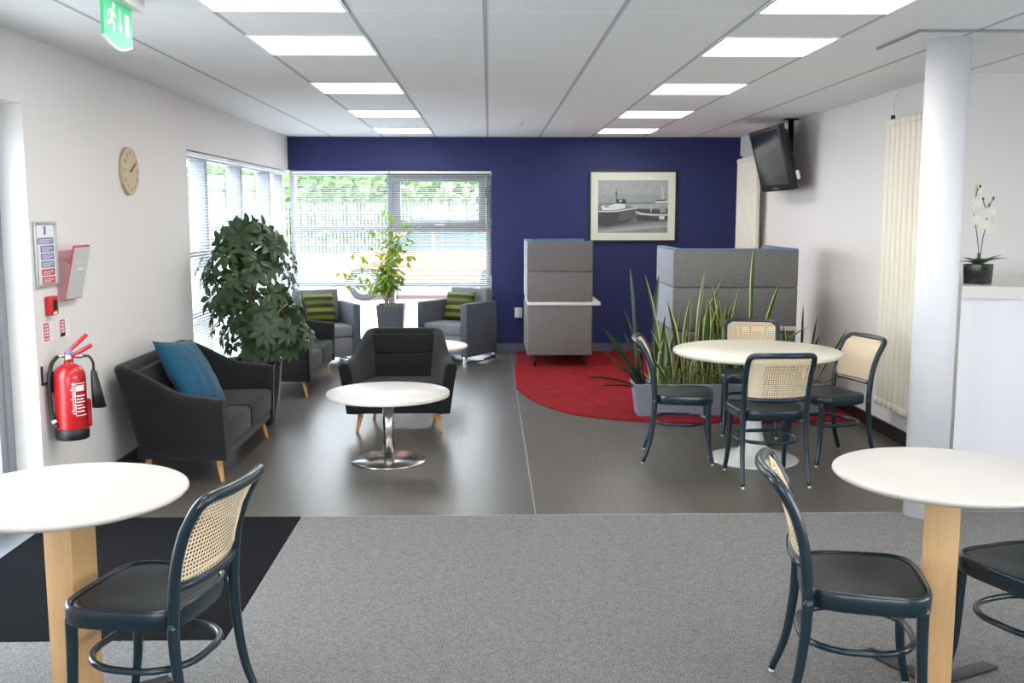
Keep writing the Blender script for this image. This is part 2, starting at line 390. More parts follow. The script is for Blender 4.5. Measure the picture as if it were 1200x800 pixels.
# windows
def window(name, u0, u1, z0, z1, place, mull, rails, extra=None):
    """local: x along the opening, y outwards (glass at 0), z up"""
    w = thing(name, None, None, place[0], place[1]); w['kind'] = 'structure'
    f = MB(); D0, D1 = -.06, .06
    f.box(u0, u1, D0, D1, z0, z0+.05, .003); f.box(u0, u1, D0, D1, z1-.05, z1, .003)
    f.box(u0, u0+.055, D0, D1, z0+.05, z1-.05, .003); f.box(u1-.055, u1, D0, D1, z0+.05, z1-.05, .003)
    for m in mull: f.box(m-.035, m+.035, D0-.02, D1, z0+.05, z1-.05, .003)
    for z in rails: f.box(u0+.055, u1-.055, D0+.005, D1-.005, z-.03, z+.03, .003)
    f.build('window_frame', 'steel_grey', w)
    g = MB(); g.box(u0+.05, u1-.05, -.004, .004, z0+.05, z1-.05); g.build('window_pane', 'glass', w)
    if extra:
        x0, x1, a, b = extra; e = MB()
        for q in ((x0, x1, a, a+.075), (x0, x1, b-.075, b), (x0, x0+.085, a+.075, b-.075), (x1-.085, x1, a+.075, b-.075)): e.box(q[0], q[1], -.085, -.006, q[2], q[3], .006)
        e.build('opening_casement', 'steel_grey', w)
        h = MB(); h.box((x0+x1)/2-.06, (x0+x1)/2+.06, -.115, -.085, a+.015, a+.035, .004); h.build('window_handle', 'white_plastic', w)
    return w
# back window, seen from inside: x along world x
window('window_1', XL+.002, .02, .102, 2.133, ((0, YB+.13, 0), 0), [-1.16], [.79, 1.45], (-1.12, -.04, 1.48, 2.08))
# left window: local x -> world y, local y -> world -x
window('window_2', 7.852, YB+.06, .102, 2.123, ((XL-.13, 0, 0), PI/2), [8.55, 9.75, 11.0], [.80, 1.30])
window('added_window_3', -2.198, 2.498, .102, 1.898, ((0, -4.08, 0), 0), [-.6, 1.0], [1.1])  # unseen window, added to bring daylight onto the foreground
window('added_window_4', -3.398, 2.798, .702, 2.248, ((5.68, 0, 0), -PI/2), [-1.8, -.3, 1.2], [1.9])  # also added out of view, to light the left wall and near chairs
def blind(label, u0, u1, ztop, zbot, place, rz, cords):
    w = thing('venetian_blind', label, 'blind', place, rz, 'venetian blinds')
    h = MB(); h.box(u0, u1, -.02, .02, ztop-.03, ztop, .003); h.build('headrail', 'blind', w)
    sl = MB(); z = ztop-.05
    while z > zbot+.03:
        tt = -.0022
        sl.add([(u0, -.0125, z+tt), (u1, -.0125, z+tt), (u1, 0, z+.0015), (u0, 0, z+.0015), (u1, .0125, z-tt), (u0, .0125, z-tt)], [(0, 1, 2, 3), (3, 2, 4, 5)])
        z -= .0245
    sl.recalc = False; sl.build('slats', 'blind', w)
    br = MB(); br.box(u0, u1, -.0125, .0125, zbot, zbot+.018, .003); br.build('bottom_rail', 'blind', w)
    cm = MB()
    for c in cords: cm.tube([(c, -.014, ztop-.03), (c, -.014, zbot)], .0009, 4)
    cm.build('lift_cord', 'white_plastic', w); return w
blind('wide venetian blind over the left half of the window in the blue wall', XL+.04, -1.165, 2.125, .765, (0, YB+.02, 0), 0, (-2.1, -1.75, -1.4))
blind('venetian blind over the right half of the window, next to the blue wall', -1.155, .012, 2.125, .765, (0, YB+.02, 0), 0, (-.95, -.55, -.15))
blind('venetian blind at the near end of the side window, beside the white wall', 7.87, 9.12, 2.115, .14, (XL-.03, 0, 0), PI/2, (8.1, 8.5, 8.9))
blind('venetian blind in the middle of the side window behind the bushy plant', 9.14, 10.4, 2.115, .14, (XL-.03, 0, 0), PI/2, (9.4, 9.8, 10.2))
blind('venetian blind at the far end of the side window by the room corner', 10.42, 11.72, 2.115, .14, (XL-.03, 0, 0), PI/2, (10.7, 11.1, 11.5))

# ceiling lights
lt = thing('ceiling_light', 'l', 'ceiling light', (0, 0, ZC), 0, 'recessed ceiling light panels')
f = MB()
for q in ((-.3, .3, -.3, -.285), (-.3, .3, .285, .3), (-.3, -.285, -.285, .285), (.285, .3, -.285, .285)): f.box(*q, -.008, -.0005)
f.build('frame', 'white_gloss', lt)
f = MB(); f.box(-.285, .285, -.285, .285, -.005, -.001); f.build('diffuser', 'diffuser', lt)
rows = [(4.25, 'nearest, cut by the top of the frame'), (5.45, 'second from the front'), (7.25, 'third from the front'), (9.05, 'fourth from the front'), (10.85, 'farthest, nearest the blue wall'), (2.4, None), (.6, None), (-1.2, None)]  # unlabelled rows are out of view, added to light the near floor
first = True
for sx, side in ((-.915, 'left'), (1.485, 'right')):
    for y, w in rows:
        lab = 'square lit ceiling panel in the %s row, %s' % (side, w) if w else 'unseen square lit ceiling panel added overhead to light the foreground'
        if first: lt.location = (sx, y, ZC); lt['label'] = lab; first = False
        else: dup(lt, (sx, y, ZC), 0, lab)
for y in (-1.2, 1.2, 3.6):
    dup(lt, (4.2, y, ZC), 0, 'unseen square lit ceiling panel added overhead to light the foreground')
# smoke detector, ceiling slot
s = thing('smoke_detector', 'small white smoke detector on the ceiling near the blue wall', 'smoke detector', (.295, 9.88, ZC))
f = MB(); f.lathe([(.048, -.0005), (.05, -.012), (.042, -.02)], n=24); f.build('base', 'white_plastic', s)
f = MB(); f.lathe([(.03, -.02), (.032, -.034), (.02, -.042)], n=24); f.build('sensor_head', 'white_plastic', s)
f = MB(); f.box(2.085, 2.1, 4.93, 5.47, ZC-.012, ZC-.0005); f.box(2.1, 2.75, 4.93, 4.945, ZC-.012, ZC-.0005); struct('trim_3', f, 'steel_grey')

# column
struct('column', MB().lathe([(.108, .0), (.108, ZC)], (2.365, 5.215), 64), 'column')

# ------------------------------------------------------------------ red rug
out = [(.34, 11.752), (.27, 10.5), (.25, 9.3)] + [tuple(p[:2]) for p in spline([(.25, 9.25, 0), (.383, 8.593, 0), (.608, 8.093, 0), (.864, 7.842, 0), (1.186, 7.7, 0), (1.511, 7.63, 0), (2.1, 7.62, 0)], 5)] + [(2.92, 7.68), (2.92, 11.752)]
f = MB(); f.loft([[(x, y, z) for x, y in out] for z in (.0003, .012)], smooth=False)
tag(f.build('red_rug', 'rug'), 'large red rug with a rounded front corner under the booths', 'rug')

# ------------------------------------------------------------------ cane chairs
def seat_outline(sc=1.0, n=48):
    pts = []
    for i in range(n):
        a = 2*PI*i/n; ca, sa = math.cos(a), math.sin(a); e = 2/4.2
        x = math.copysign(abs(ca)**e, ca); y = math.copysign(abs(sa)**e, sa)
        wx = .214 + .012*y
        pts.append((x*wx*sc, y*.197*sc + .020))
    return pts
def make_chair():
    t = thing('cane_chair', 'l', 'chair', group='dark teal bentwood chairs with cane backs')
    o = seat_outline(); n = len(o)
    def ring(sc, z): return [(x, y, z) for x, y in seat_outline(sc)]
    f = MB(); rs = [ring(.97, .396), ring(.995, .401), ring(1.0, .43), ring(1, .45), ring(.985, .459), ring(.95, .459), ring(.93, .452), ring(.90, .440), ring(.90, .396), ring(.97, .396)]
    f.loft(rs, cap=False); f.build('seat_frame', 'teal', t)
    f = MB(); rr = [ring(.905, .441)]
    for s_, dz in ((.93, .4525), (.85, .4535), (.65, .451), (.4, .447), (.2, .445), (.02, .4445)): rr.append(ring(s_, dz))
    f.loft(rr, cap=True); f.build('seat', 'seat_teal', t)
    # back frame: two posts and a rounded hoop
    side = [(.193, -.167, .40), (.192, -.17, .47), (.193, -.183, .59), (.195, -.212, .69), (.196, -.243, .752), (.194, -.262, .782), (.184, -.276, .799), (.160, -.287, .807), (.10, -.303, .809), (0, -.312, .810)]
    pts = [Vector(p) for p in side] + [Vector((-p[0], p[1], p[2])) for p in side[-2::-1]]
    pts = spline(pts, 5)
    f = MB(); f.tube(pts, .0178, 12); bf = f.build('back_frame', 'teal', t)
    for sx in (1, -1):
        f = MB(); pp = spline([(sx*.193, -.166, .43), (sx*.194, -.172, .30), (sx*.197, -.195, .14), (sx*.203, -.238, .012)], 6)
        f.tube(pp, [.0185-.0055*i/(len(pp)-1) for i in range(len(pp))], 12); lg = f.build('leg', 'teal', t)
        f = MB(); f.lathe([(.0095, 0), (.0105, .012)], (sx*.203, -.238), 12); f.build('foot_glide', 'white_plastic', lg)
    for sx in (1, -1):
        f = MB(); pp = spline([(sx*.176, .178, .42), (sx*.178, .18, .30), (sx*.182, .188, .14), (sx*.192, .212, .012)], 6)
        f.tube(pp, [.0195-.006*i/(len(pp)-1) for i in range(len(pp))], 12); lg = f.build('leg', 'teal', t)
        f = MB(); f.lathe([(.0095, 0), (.0105, .012)], (sx*.192, .212), 12); f.build('foot_glide', 'white_plastic', lg)
    f = MB(); oo = rounded_outline(.186, .178, .15, 7); f.tube([(x, y+.004, .262) for x, y in oo], .0115, 8, closed=True); f.build('stretcher', 'teal', t)
    f = MB(); f.tube([(-.19, -.175, .532), (-.1, -.200, .528), (0, -.208, .527), (.1, -.200, .528), (.19, -.175, .532)], .0145, 10); f.build('back_rail', 'teal', t)
    # cane panel following the lean of the posts
    def yz(z):
        zs = [(.53, -.175), (.59, -.183), (.69, -.212), (.755, -.245), (.783, -.264), (.805, -.281)]
        for (a, ya), (b, yb) in zip(zs[:-1], zs[1:]):
            if z <= b: return ya+(yb-ya)*(z-a)/(b-a)
        return zs[-1][1]
    f = MB(); N = 10; zz = [.535+.262*j/N for j in range(N+1)]
    def wid(z): return .179 if z < .755 else max(.02, .179-.034*((z-.755)/.042)**2)
    vs = []; fs = []
    for z in zz:
        for i in range(9):
            u = -1+2*i/8; vs.append((u*wid(z), yz(z)-.03*(1-u*u), z))
    for j in range(N):
        for i in range(8): a = j*9+i; fs.append((a, a+1, a+10, a+9))
    f.add(vs, fs, True); f.recalc = False; f.build('cane_panel', 'cane', t)
    f = MB(); f.tube([(wid(z), yz(z)+.0, z) for z in zz] + [(-wid(z), yz(z), z) for z in zz[::-1]], .0055, 6, closed=True); f.build('cane_binding', 'cane_edge', t)
    return t
ch = make_chair()
CH = [(-1.055, 3.045, (-.978, .21), 'cane-back chair in the left foreground at the round white table by the mat'),
      (1.195, 3.114, (.978, -.21), 'cane-back chair in the right foreground, pushed toward the beech-legged table from the left'),
      (1.87, 3.20, (-.93, -.36), 'dark chair at the right frame edge, only its seat corner and front leg in view'),
      (1.705, 6.0, (-.03, 1), 'cane-back chair seen from behind in front of the white pedestal table'),
      (1.275, 6.54, (.985, -.17), 'cane-back chair seen from the side, left of the white pedestal table'),
      (1.955, 7.33, (-.24, -.97), 'cane-back chair behind the white pedestal table, before the plants'),
      (2.265, 6.50, (-.96, -.28), 'cane-back chair right of the white pedestal table, near the radiator')]
for i, (x, y, fc, lab) in enumerate(CH):
    if i == 0: ch.location = (x, y, .006); ch.rotation_euler = (0, 0, face(*fc)); ch['label'] = lab
    else: dup(ch, (x, y, .0065 if y < 5 else 0), face(*fc), lab)

# ------------------------------------------------------------------ tables
def disc_profile(r, z0, z1, e=.006): return [(r-.03, z0), (r-.012, z0+.002), (r-e*.3, z0+.010), (r, (z0+z1)/2+.004), (r-.001, z1-.004), (r-e, z1), (.01, z1)]
t = thing('pedestal_table', 'round cream-topped pedestal table with a white trumpet base, ringed by cane chairs', 'table', (1.765, 6.49, 0))
f = MB(); f.lathe(disc_profile(.545, .708, .738), n=72); f.build('tabletop', 'laminate_cream', t)
f = MB(); f.lathe([(.295, .0), (.298, .008), (.28, .014), (.18, .03), (.11, .06), (.075, .11), (.055, .19), (.045, .30), (.043, .45), (.05, .58), (.075, .66), (.12, .70), (.13, .708)], n=56); f.build('pedestal', 'enamel', t)
t = thing('coffee_table', 'low round white coffee table on a brushed steel column and disc', 'table', (-.67, 6.5, 0))
f = MB(); f.lathe([(.39, .437), (.403, .439), (.405, .445), (.405, .461), (.402, .465), (.01, .465)], n=72); f.build('tabletop', 'laminate', t)
f = MB(); f.lathe([(.038, .012), (.038, .425)], n=32); f.build('column', 'chrome', t)
f = MB(); f.lathe([(.09, .424), (.09, .437)], n=32); f.build('top_plate', 'chrome', t)
f = MB(); f.lathe([(.25, 0), (.253, .004), (.25, .010), (.06, .016), (.04, .018)], n=56); f.build('base_disc', 'chrome', t)
t = thing('coffee_table', 'white-topped low table half hidden behind the black armchair', 'table', (-.655, 9.2, 0))
f = MB(); f.lathe([(.445, .395), (.452, .40), (.452, .417), (.448, .42), (.01, .42)], n=64); f.build('tabletop', 'laminate', t)
f = MB(); f.lathe([(.035, .012), (.035, .395)], n=28); f.build('column', 'polished', t)
f = MB(); f.lathe([(.26, 0), (.262, .004), (.26, .009), (.05, .015), (.035, .018)], n=48); f.build('base_disc', 'polished', t)
def bistro(x, y, lab, r, lx, ly, lw, ld, rz, foot_rz):
    t = thing('round_table', lab, 'table', (x, y, .0065), 0, 'round white tables with a beech board leg')
    f = MB(); f.lathe([(r-.05, .70), (r-.03, .702), (r-.008, .712), (r, .721), (r-.002, .728), (r-.008, .731), (.01, .731)], n=96); f.build('tabletop', 'laminate', t)
    f = MB(); f.box(-lw/2, lw/2, -ld/2, ld/2, .008, .70, .004); f.build('leg', 'ash', t, (lx, ly, 0), (0, 0, rz))
    f = MB()
    f.box(-.30, .30, -.03, .03, 0, .008, .002); f.box(-.03, .03, -.30, .30, 0, .008, .002)
    f.build('foot_plate', 'black_metal', t, (lx, ly, 0), (0, 0, foot_rz))
    return t
bistro(-1.375, 3.175, 'round white table on a beech leg in the left foreground by the doorway', .382, .005, .0, .112, .112, -.37, .6)
bistro(1.59, 3.345, 'round white table on a beech leg in the right foreground near the column', .382, -.05, -.09, .112, .112, -.44, .45)

# ------------------------------------------------------------------ charcoal tub seats
def tub(name, label, cat, wf, wr, n_seats, loc, rz, group):
    """faces +Y; wf = overall width across the arm fronts, wr = width across the back top"""
    t = thing(name, label, cat, loc, rz, group)
    D = .68; f0, b0 = D/2, -D/2; th = .085; rc = .10
    ZB = .15
    st = []                                    # stations: (x,y) outer top, height
    NS = 14
    for i in range(NS+1):
        q = i/NS; x = -(wf/2 + (wr/2-wf/2)*q**1.0); y = f0 + (b0+rc-f0)*q
        st.append((x, y, q))
    for i in range(1, 7):
        a = PI/2*i/6; st.append((-(wr/2-rc) - rc*math.cos(a), b0+rc-rc*math.sin(a), 1+i/6*.2))
    NB = 10
    for i in range(1, NB): st.append((-(wr/2-rc)+(wr-2*rc)*i/NB, b0, 1.2))
    st = st + [(-x, y, q) for x, y, q in st[:NS+7][::-1]]
    def h(q):
        if q >= 1.15: return .725
        u = max(0, (q-.30)/.85); u = min(u, 1); return .525+.02*min(q/.3, 1)+.18*(u*u*(3-2*u))
    rings = []
    n = len(st)
    for i, (x, y, q) in enumerate(st):
        a = Vector(st[max(i-1, 0)][:2]); b = Vector(st[min(i+1, n-1)][:2]); tg = (b-a).normalized(); nin = Vector((tg.y, -tg.x))
        if nin.dot(Vector((0, .05)) - Vector((x, y))) < 0: nin = -nin
        hh = h(q); lean_b = .125*min(1, max(0, q)) ; sp = .055
        P = Vector((x, y))
        ob = Vector((x*(1-sp/(wf/2)), y+lean_b*(1 if q > .02 else 0)))     # outer bottom pulled in
        if q <= 1: ob = Vector((x*(1-sp/(wf/2)), f0+(b0+rc+.115-f0)*q))
        pin = P+nin*th
        it = th*.35
        ring = [(*ob, ZB), (*(ob.lerp(P, .33)), ZB+(hh-ZB)*.33), (*(ob.lerp(P, .66)), ZB+(hh-ZB)*.66), (*P.lerp(ob, .02), hh-.03), (*(P+nin*.012), hh-.008), (*(P+nin*th*.35), hh), (*(P+nin*th*.65), hh), (*(pin-nin*.012), hh-.008), (*pin, hh-.03)]
        ib = ob+nin*th
        ring += [(*pin.lerp(ib, .5), ZB+(hh-ZB)*.5), (*ib, ZB)]
        rings.append(ring)
    f = MB(); f.loft(rings); f.build('shell', 'charcoal', t)
    wi = wf-2*sp-.02
    f = MB(); vv = [(-wi/2, f0-.012), (wi/2, f0-.012), (wr/2-sp, b0+.13), (-wr/2+sp, b0+.13)]
    f.loft([[(x, y, z) for x, y in vv] for z in (ZB, .23)], smooth=False); f.build('seat_base', 'charcoal', t)
    cw = (wf-2*th-.02)/n_seats
    for i in range(n_seats):
        x0 = -(wf-2*th-.02)/2+cw*i; f = MB(); f.box(x0+.002, x0+cw-.002, b0+.2, f0-.004, .2, .362, .03, 4); f.build('seat_cushion', 'charcoal', t)
    bw = wr-2*th+.05
    f = MB()
    for z0, z1 in ((.36, .545), (.55, .70)):
        Mx = Matrix.Translation((0, b0+.24, .36)) @ Matrix.Rotation(.20, 4, 'X') @ Matrix.Translation((0, 0, -.36))
        f.box(-bw/2, bw/2, -.10, -.02, z0, z1, .012, 3, Mx)
    f.build('back_pad', 'charcoal', t)
    for sx in (1, -1):
        for yy, dy, zt in ((f0-.075, .03, ZB), (b0+.19, -.04, ZB)):
            bx = sx*(wf/2-sp-.10 if yy > 0 else wr/2-.10)
            f = MB(); rr = []
            for z, r_, k_ in ((0, .011, 1), (.012, .0125, .92), (zt+.004, .023, 0)):
                rr.append([(bx+sx*.03*k_+r_*math.cos(2*PI*i/16), yy+dy*k_+r_*math.sin(2*PI*i/16), z) for i in range(16)])
            f.loft(rr); f.build('leg', 'oak', t)
    return t
SG = 'charcoal wool seats on oak legs'
tub('tub_sofa', 'charcoal two-seat sofa against the left wall, with a teal cushion on it', 'sofa', 1.47, 1.36, 2, (-1.93, 6.595, 0), face(1, 0), SG)
tub('tub_sofa', 'charcoal two-seat sofa beside the side window, half behind the bushy plant', 'sofa', 1.52, 1.41, 2, (-1.93, 9.47, 0), face(1, 0), SG)
tub('tub_armchair', 'charcoal armchair facing the viewer behind the round coffee table', 'armchair', .88, .63, 1, (-.68, 7.66, 0), face(0, -1), SG)

c = cushion_mesh(.52, .50, .17, 18, .14, .006, 3)
o = c.build('teal_cushion', 'teal_velvet'); tag(o, 'teal blue scatter cushion leaning on the left charcoal sofa', 'cushion')
n_ = Vector((.84, -.10, .52)).normalized(); up = (Vector((-.36, .1, .9)) - n_*Vector((-.36, .1, .9)).dot(n_)).normalized(); rt = up.cross(n_)
R_ = Matrix((( -rt.x, n_.x, up.x), (-rt.y, n_.y, up.y), (-rt.z, n_.z, up.z))) @ Matrix.Rotation(-.06, 3, 'Y')
o.matrix_world = Matrix.Translation((-1.945, 6.46, .60)) @ R_.to_4x4()

# ------------------------------------------------------------------ grey box armchairs by the window
def box_chair(label, loc, rz):
    t = thing('box_armchair', label, 'armchair', loc, rz, 'grey box armchairs')
    w, d = .68, .60; a = .085
    for sx in (1, -1):
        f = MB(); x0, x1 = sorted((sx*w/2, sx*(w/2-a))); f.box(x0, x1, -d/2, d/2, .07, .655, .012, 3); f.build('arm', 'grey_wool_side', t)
    f = MB(); Mx = Matrix.Translation((0, -d/2+.06, .1)) @ Matrix.Rotation(.07, 4, 'X') @ Matrix.Translation((0, d/2-.06, -.1))
    f.box(-w/2+a+.002, w/2-a-.002, -d/2, -d/2+.13, .10, .79, .02, 3, Mx); f.build('backrest', 'grey_wool', t)
    f = MB(); f.box(-w/2+a+.003, w/2-a-.003, -d/2+.10, d/2-.01, .09, .30, .01, 2); f.build('seat_base', 'grey_wool', t)
    f = MB(); f.box(-w/2+a+.003, w/2-a-.003, -d/2+.13, d/2, .302, .425, .025, 4); f.build('seat_cushion', 'grey_wool', t)
    for sx in (1, -1):
        f = MB(); x = sx*(w/2-a/2); f.box(x-.03, x+.03, -d/2+.01, d/2-.01, 0, .012, .003); f.box(x-.03, x+.03, d/2-.03, d/2-.014, .01, .072, .002); f.box(x-.03, x+.03, -d/2+.014, -d/2+.03, .01, .072, .002)
        f.build('sled_foot', 'polished', t)
    return t
def place_box(corner, fc, right):
    """corner = floor position of one front corner"""
    F = Vector(fc).normalized(); S = Vector((-F.y, F.x))     # S = the chair's own left
    cen = Vector(corner) - F*.30 + (S*.34 if right else -S*.34)
    return (cen.x, cen.y, 0), face(*F)
l1, r1 = place_box((-.247, 10.78), (-.56, -.83), False)
box_chair('grey box armchair right of the potted window plant, against the blue wall', l1, r1)
l2, r2 = place_box((-1.40, 10.84), (.44, -.9), False)
box_chair('grey box armchair left of the potted window plant, in the window corner', l2, r2)
def seat_cushion_on(chair_loc, rz, off, lab, seed, tilt=-.3, yaw=0):
    c = cushion_mesh(.40, .34, .12, 12, .1, .002, seed); o = c.build('striped_cushion', 'striped'); tag(o, lab, 'cushion', 'green striped cushions')
    p = Matrix.Rotation(rz, 4, 'Z') @ Vector((*off, 0)); o.location = (chair_loc[0]+p.x, chair_loc[1]+p.y, .425+.163)
    o.rotation_euler = Euler((0, 0, rz+yaw)); o.rotation_euler = (Matrix.Rotation(rz+yaw, 3, 'Z') @ Matrix.Rotation(-tilt, 3, 'X')).to_euler()
seat_cushion_on(l1, r1, (.04, -.09), 'green striped cushion in the grey armchair by the blue wall', 2)
seat_cushion_on(l2, r2, (.02, -.09), 'green striped cushion in the grey armchair in the window corner', 5)

# ------------------------------------------------------------------ high-back booths
def booth(label, x0, x1, y0, y1, open_side):
    t = thing('high_back_booth', label, 'booth', ((x0+x1)/2, (y0+y1)/2, .012), 0, 'grey high-back booths')
    hx, hy = (x1-x0)/2, (y1-y0)/2; th = .07
    f = MB(); f.box(-hx, hx, -hy, hy, .118, .655, .02, 3); f.build('seat_body', ['heather'], t)
    f = MB()
    if open_side == 'right': f.box(-hx+.01, hx+.085, -hy-.004, hy-.1, .656, .692, .004)
    else: f.box(.0, hx+.002, -hy-.014, -hy+.05, .6555, .692, .004)
    f.build('ledge', 'laminate', t)
    def panel(a0, a1, b0, b1, side):
        p = MB()
        p.box(a0, a1, b0, b1, (.693 if open_side == 'right' else .656), 1.012, .012, 3); p.box(a0, a1, b0, b1, 1.014, 1.322, .012, 3)
        return p.build('upper_panel', 'heather_lit' if side else 'heather', t)
    def pip(a0, a1, b0, b1):
        p = MB(); p.box(a0+.002, a1-.002, b0+.002, b1-.002, 1.318, 1.334, .005, 2); p.build('top_piping', 'blue_piping', t)
    ps = [(-hx, hx, -hy, -hy+th, 0), (-hx, -hx+th, -hy+th+.001, hy-(th+.001 if open_side == 'right' else 0), 1)]
    ps.append((-hx, hx, hy-th, hy, 0) if open_side == 'right' else (hx-th, hx, -hy+th+.001, hy, 1))
    for p in ps: panel(*p); pip(*p[:4])
    for sx in (1, -1):
        for sy in (1, -1): f = MB(); f.tube([(sx*(hx-.09), sy*(hy-.06), .12), (sx*(hx-.085), sy*(hy-.055), 0)], .011, 10); f.build('leg', 'black_metal', t)
    return t
booth('grey high-back booth with a white ledge standing free on the red rug', .40, 1.095, 10.5, 11.55, 'right')
booth('wide grey high-back booth behind the snake plants', 1.52, 2.545, 8.15, 9.03, 'back')

# ------------------------------------------------------------------ planter and plants
pl = thing('trough_planter', 'long grey trough planter full of snake plants on the red rug', 'planter', (1.93, 7.97, .012))
f = MB()
def ro(hx, hy, z, r=.03): return [(x, y, z) for x, y in rounded_outline(hx, hy, r, 4)]
f.loft([ro(.735, .115, 0), ro(.735, .115, .012), ro(.77, .128, .25), ro(.775, .13, .262), ro(.755, .112, .262), ro(.745, .105, .19)], cap=True); f.build('trough', 'planter', pl)
f = MB(); f.loft([ro(.744, .104, .192), ro(.744, .104, .215)]); f.build('soil', 'soil', pl)
ZS = .012+.212
def strap(mb, base, azim, length, width, lean, curl=0.0, twist=0.0, edge=True, tipk=1.0, wob=0):
    """sword leaf: central strip with lighter margins"""
    N = 12; d = Vector((math.cos(azim), math.sin(azim), 0)); p = Vector(base); ang = lean; rows = []; blunt = width < 0; width = abs(width)
    for i in range(N+1):
        q = i/N; dirv = d*math.sin(ang) + Vector((0, 0, 1))*math.cos(ang)
        sidev = Vector((-d.y, d.x, 0)); nrm = dirv.cross(sidev); tw = twist*(q-.2)+wob*math.sin(5*q)
        sd = sidev*math.cos(tw)+nrm*math.sin(tw); nn = dirv.cross(sd)
        w = width*(.55+.45*min(1, q/.35))*(1 if q < .62 else max(0.02, (1-((q-.62)/.38)**(3.2 if blunt else 1.8))))
        cup = .22*w
        rows.append([p - sd*w*.5 + nn*cup, p - sd*w*.37 + nn*cup*.5, p, p + sd*w*.37 + nn*cup*.55, p + sd*w*.5 + nn*cup])
        p = p + dirv*(length/N); ang += curl/N
    vs = [mb.bm.verts.new(v) for r_ in rows for v in r_]
    for i in range(N):
        for j in range(4):
            a = i*5+j; q = mb.bm.faces.new((vs[a], vs[a+1], vs[a+6], vs[a+5])); q.smooth = True
            q.material_index = 1 if (edge and j in (0, 3)) else 0
def snake(label, x, y, leaves, mats=('snake_green', 'snake_edge')):
    mb = MB(); mb.recalc = False
    for L in leaves: strap(mb, (L[0], L[1], 0), *L[2:])
    o = mb.build('snake_plant', list(mats), loc=(x, y, ZS)); tag(o, label, 'plant', 'snake plants in the grey trough'); return o
rnd = random.Random(11)
def rl(n, h0, h1, sx=.1, w=.058, lean=.22, az=None, curl=.25):
    out = []
    for i in range(n):
        a = az+rnd.uniform(-.7, .7) if az is not None else rnd.uniform(0, 2*PI)
        out.append((rnd.uniform(-sx, sx), rnd.uniform(-.07, .07), a, rnd.uniform(h0, h1), w*rnd.uniform(.8, 1.15), rnd.uniform(.02, lean), rnd.uniform(-curl*.3, curl), rnd.uniform(-.8, .8)))
    return out
snake('dark snake plant at the left end of the trough, leaves sprawling over the rug', 1.22, 7.95,
      [(0, -.02, PI+.1, .46, .07, 1.15, .45, .3), (0, 0, PI-.3, .55, .075, .7, .35, .4), (.02, .03, PI+.5, .48, .07, .5, .5, .2), (.02, -.03, PI+.2, .4, .05, 1.35, .3, .2), (-.01, 0, PI+.4, .62, .07, .45, .3, .5), (.03, .04, PI-.9, .5, .05, .35, .3, .2), (.02, -.06, PI+.8, .42, .045, .8, .5, .1), (.05, 0, PI, .7, .048, .22, .15, .4)], ('snake_dark', 'snake_dark'))
snake('tall dark banded snake plant rising against the blue wall, left of the wide booth', 1.32, 8.0,
      [(-.12, 0, PI, .98, -.07, .07, .0, .4), (.02, .03, 0, .92, -.06, .02, .03, .9), (-.06, -.02, PI, .66, .05, .12, .1, .5), (.03, -.03, .4, .6, .045, .1, .1, .3)], ('snake_dark', 'snake_dark'))
snake('yellow-edged snake plant at the left, behind the left cane chair', 1.42, 7.96, rl(9, .4, .8, .09) + [(0, 0, PI, .95, .06, .14, .1, .4), (.03, -.05, PI+.6, .6, .04, .45, .9, .3)])
snake('yellow-edged snake plant with crossing tall blades before the wide booth', 1.64, 7.96, rl(11, .4, .78, .11) + [(.03, 0, 0, .96, .072, .03, .08, .5), (-.02, .03, 0, .95, .06, .18, .25, .6)])
snake('yellow-edged snake plant in the middle of the trough behind the tabletop', 1.86, 7.97, rl(10, .4, .75, .11) + [(0, 0, PI, .86, .068, .06, .05, .4), (.06, .02, 0, .84, .062, .08, .1, .3)])
snake('snake plant with one very tall banded blade before the wide booth', 2.1, 7.97, [(.03, .02, 0, 1.15, -.062, .0, .0, .6), (.05, -.02, 0, .9, .075, .16, .12, .4), (-.05, 0, PI, .7, .05, .1, .1, .2), (.07, -.03, 0, .66, .05, .35, .7, .3)] + rl(7, .35, .6, .08))
snake('low snake plant right of the tall banded blade', 2.36, 7.97, rl(5, .35, .56, .08))
snake('small dark snake plant at the right end of the trough by the white wall', 2.56, 7.97, [(-.02, 0, PI, .68, .05, .05, -.1, .4), (.04, .01, 0, .6, .05, .1, .0, .3), (.08, 0, 0, .55, .05, .55, -.1, .4), (.0, -.03, .3, .45, .045, .2, .2, .2), (.09, -.03, .1, .33, .045, 1.05, .6, .2), (-.04, -.02, PI, .4, .04, .25, .2, .2)], ('snake_dark', 'snake_edge'))
mb = MB(); mb.recalc = False
for i in range(150):
    x = rnd.uniform(-.68, .55); strap(mb, (x, rnd.uniform(-.085, .02), 0), rnd.choice((-PI/2, -PI/2, 0, PI, PI/2))+rnd.uniform(-.7, .7), rnd.uniform(.15, .36), rnd.uniform(.012, .022), rnd.uniform(.05, .5), rnd.uniform(.2, 1.3), rnd.uniform(-.8, .8))
tag(mb.build('fine_leaved_underplanting', ['grass_leaf', 'snake_edge'], loc=(1.95, 7.96, ZS)), 'fine grassy green and yellow foliage filling the trough below the snake plants', 'plant', kind='stuff')

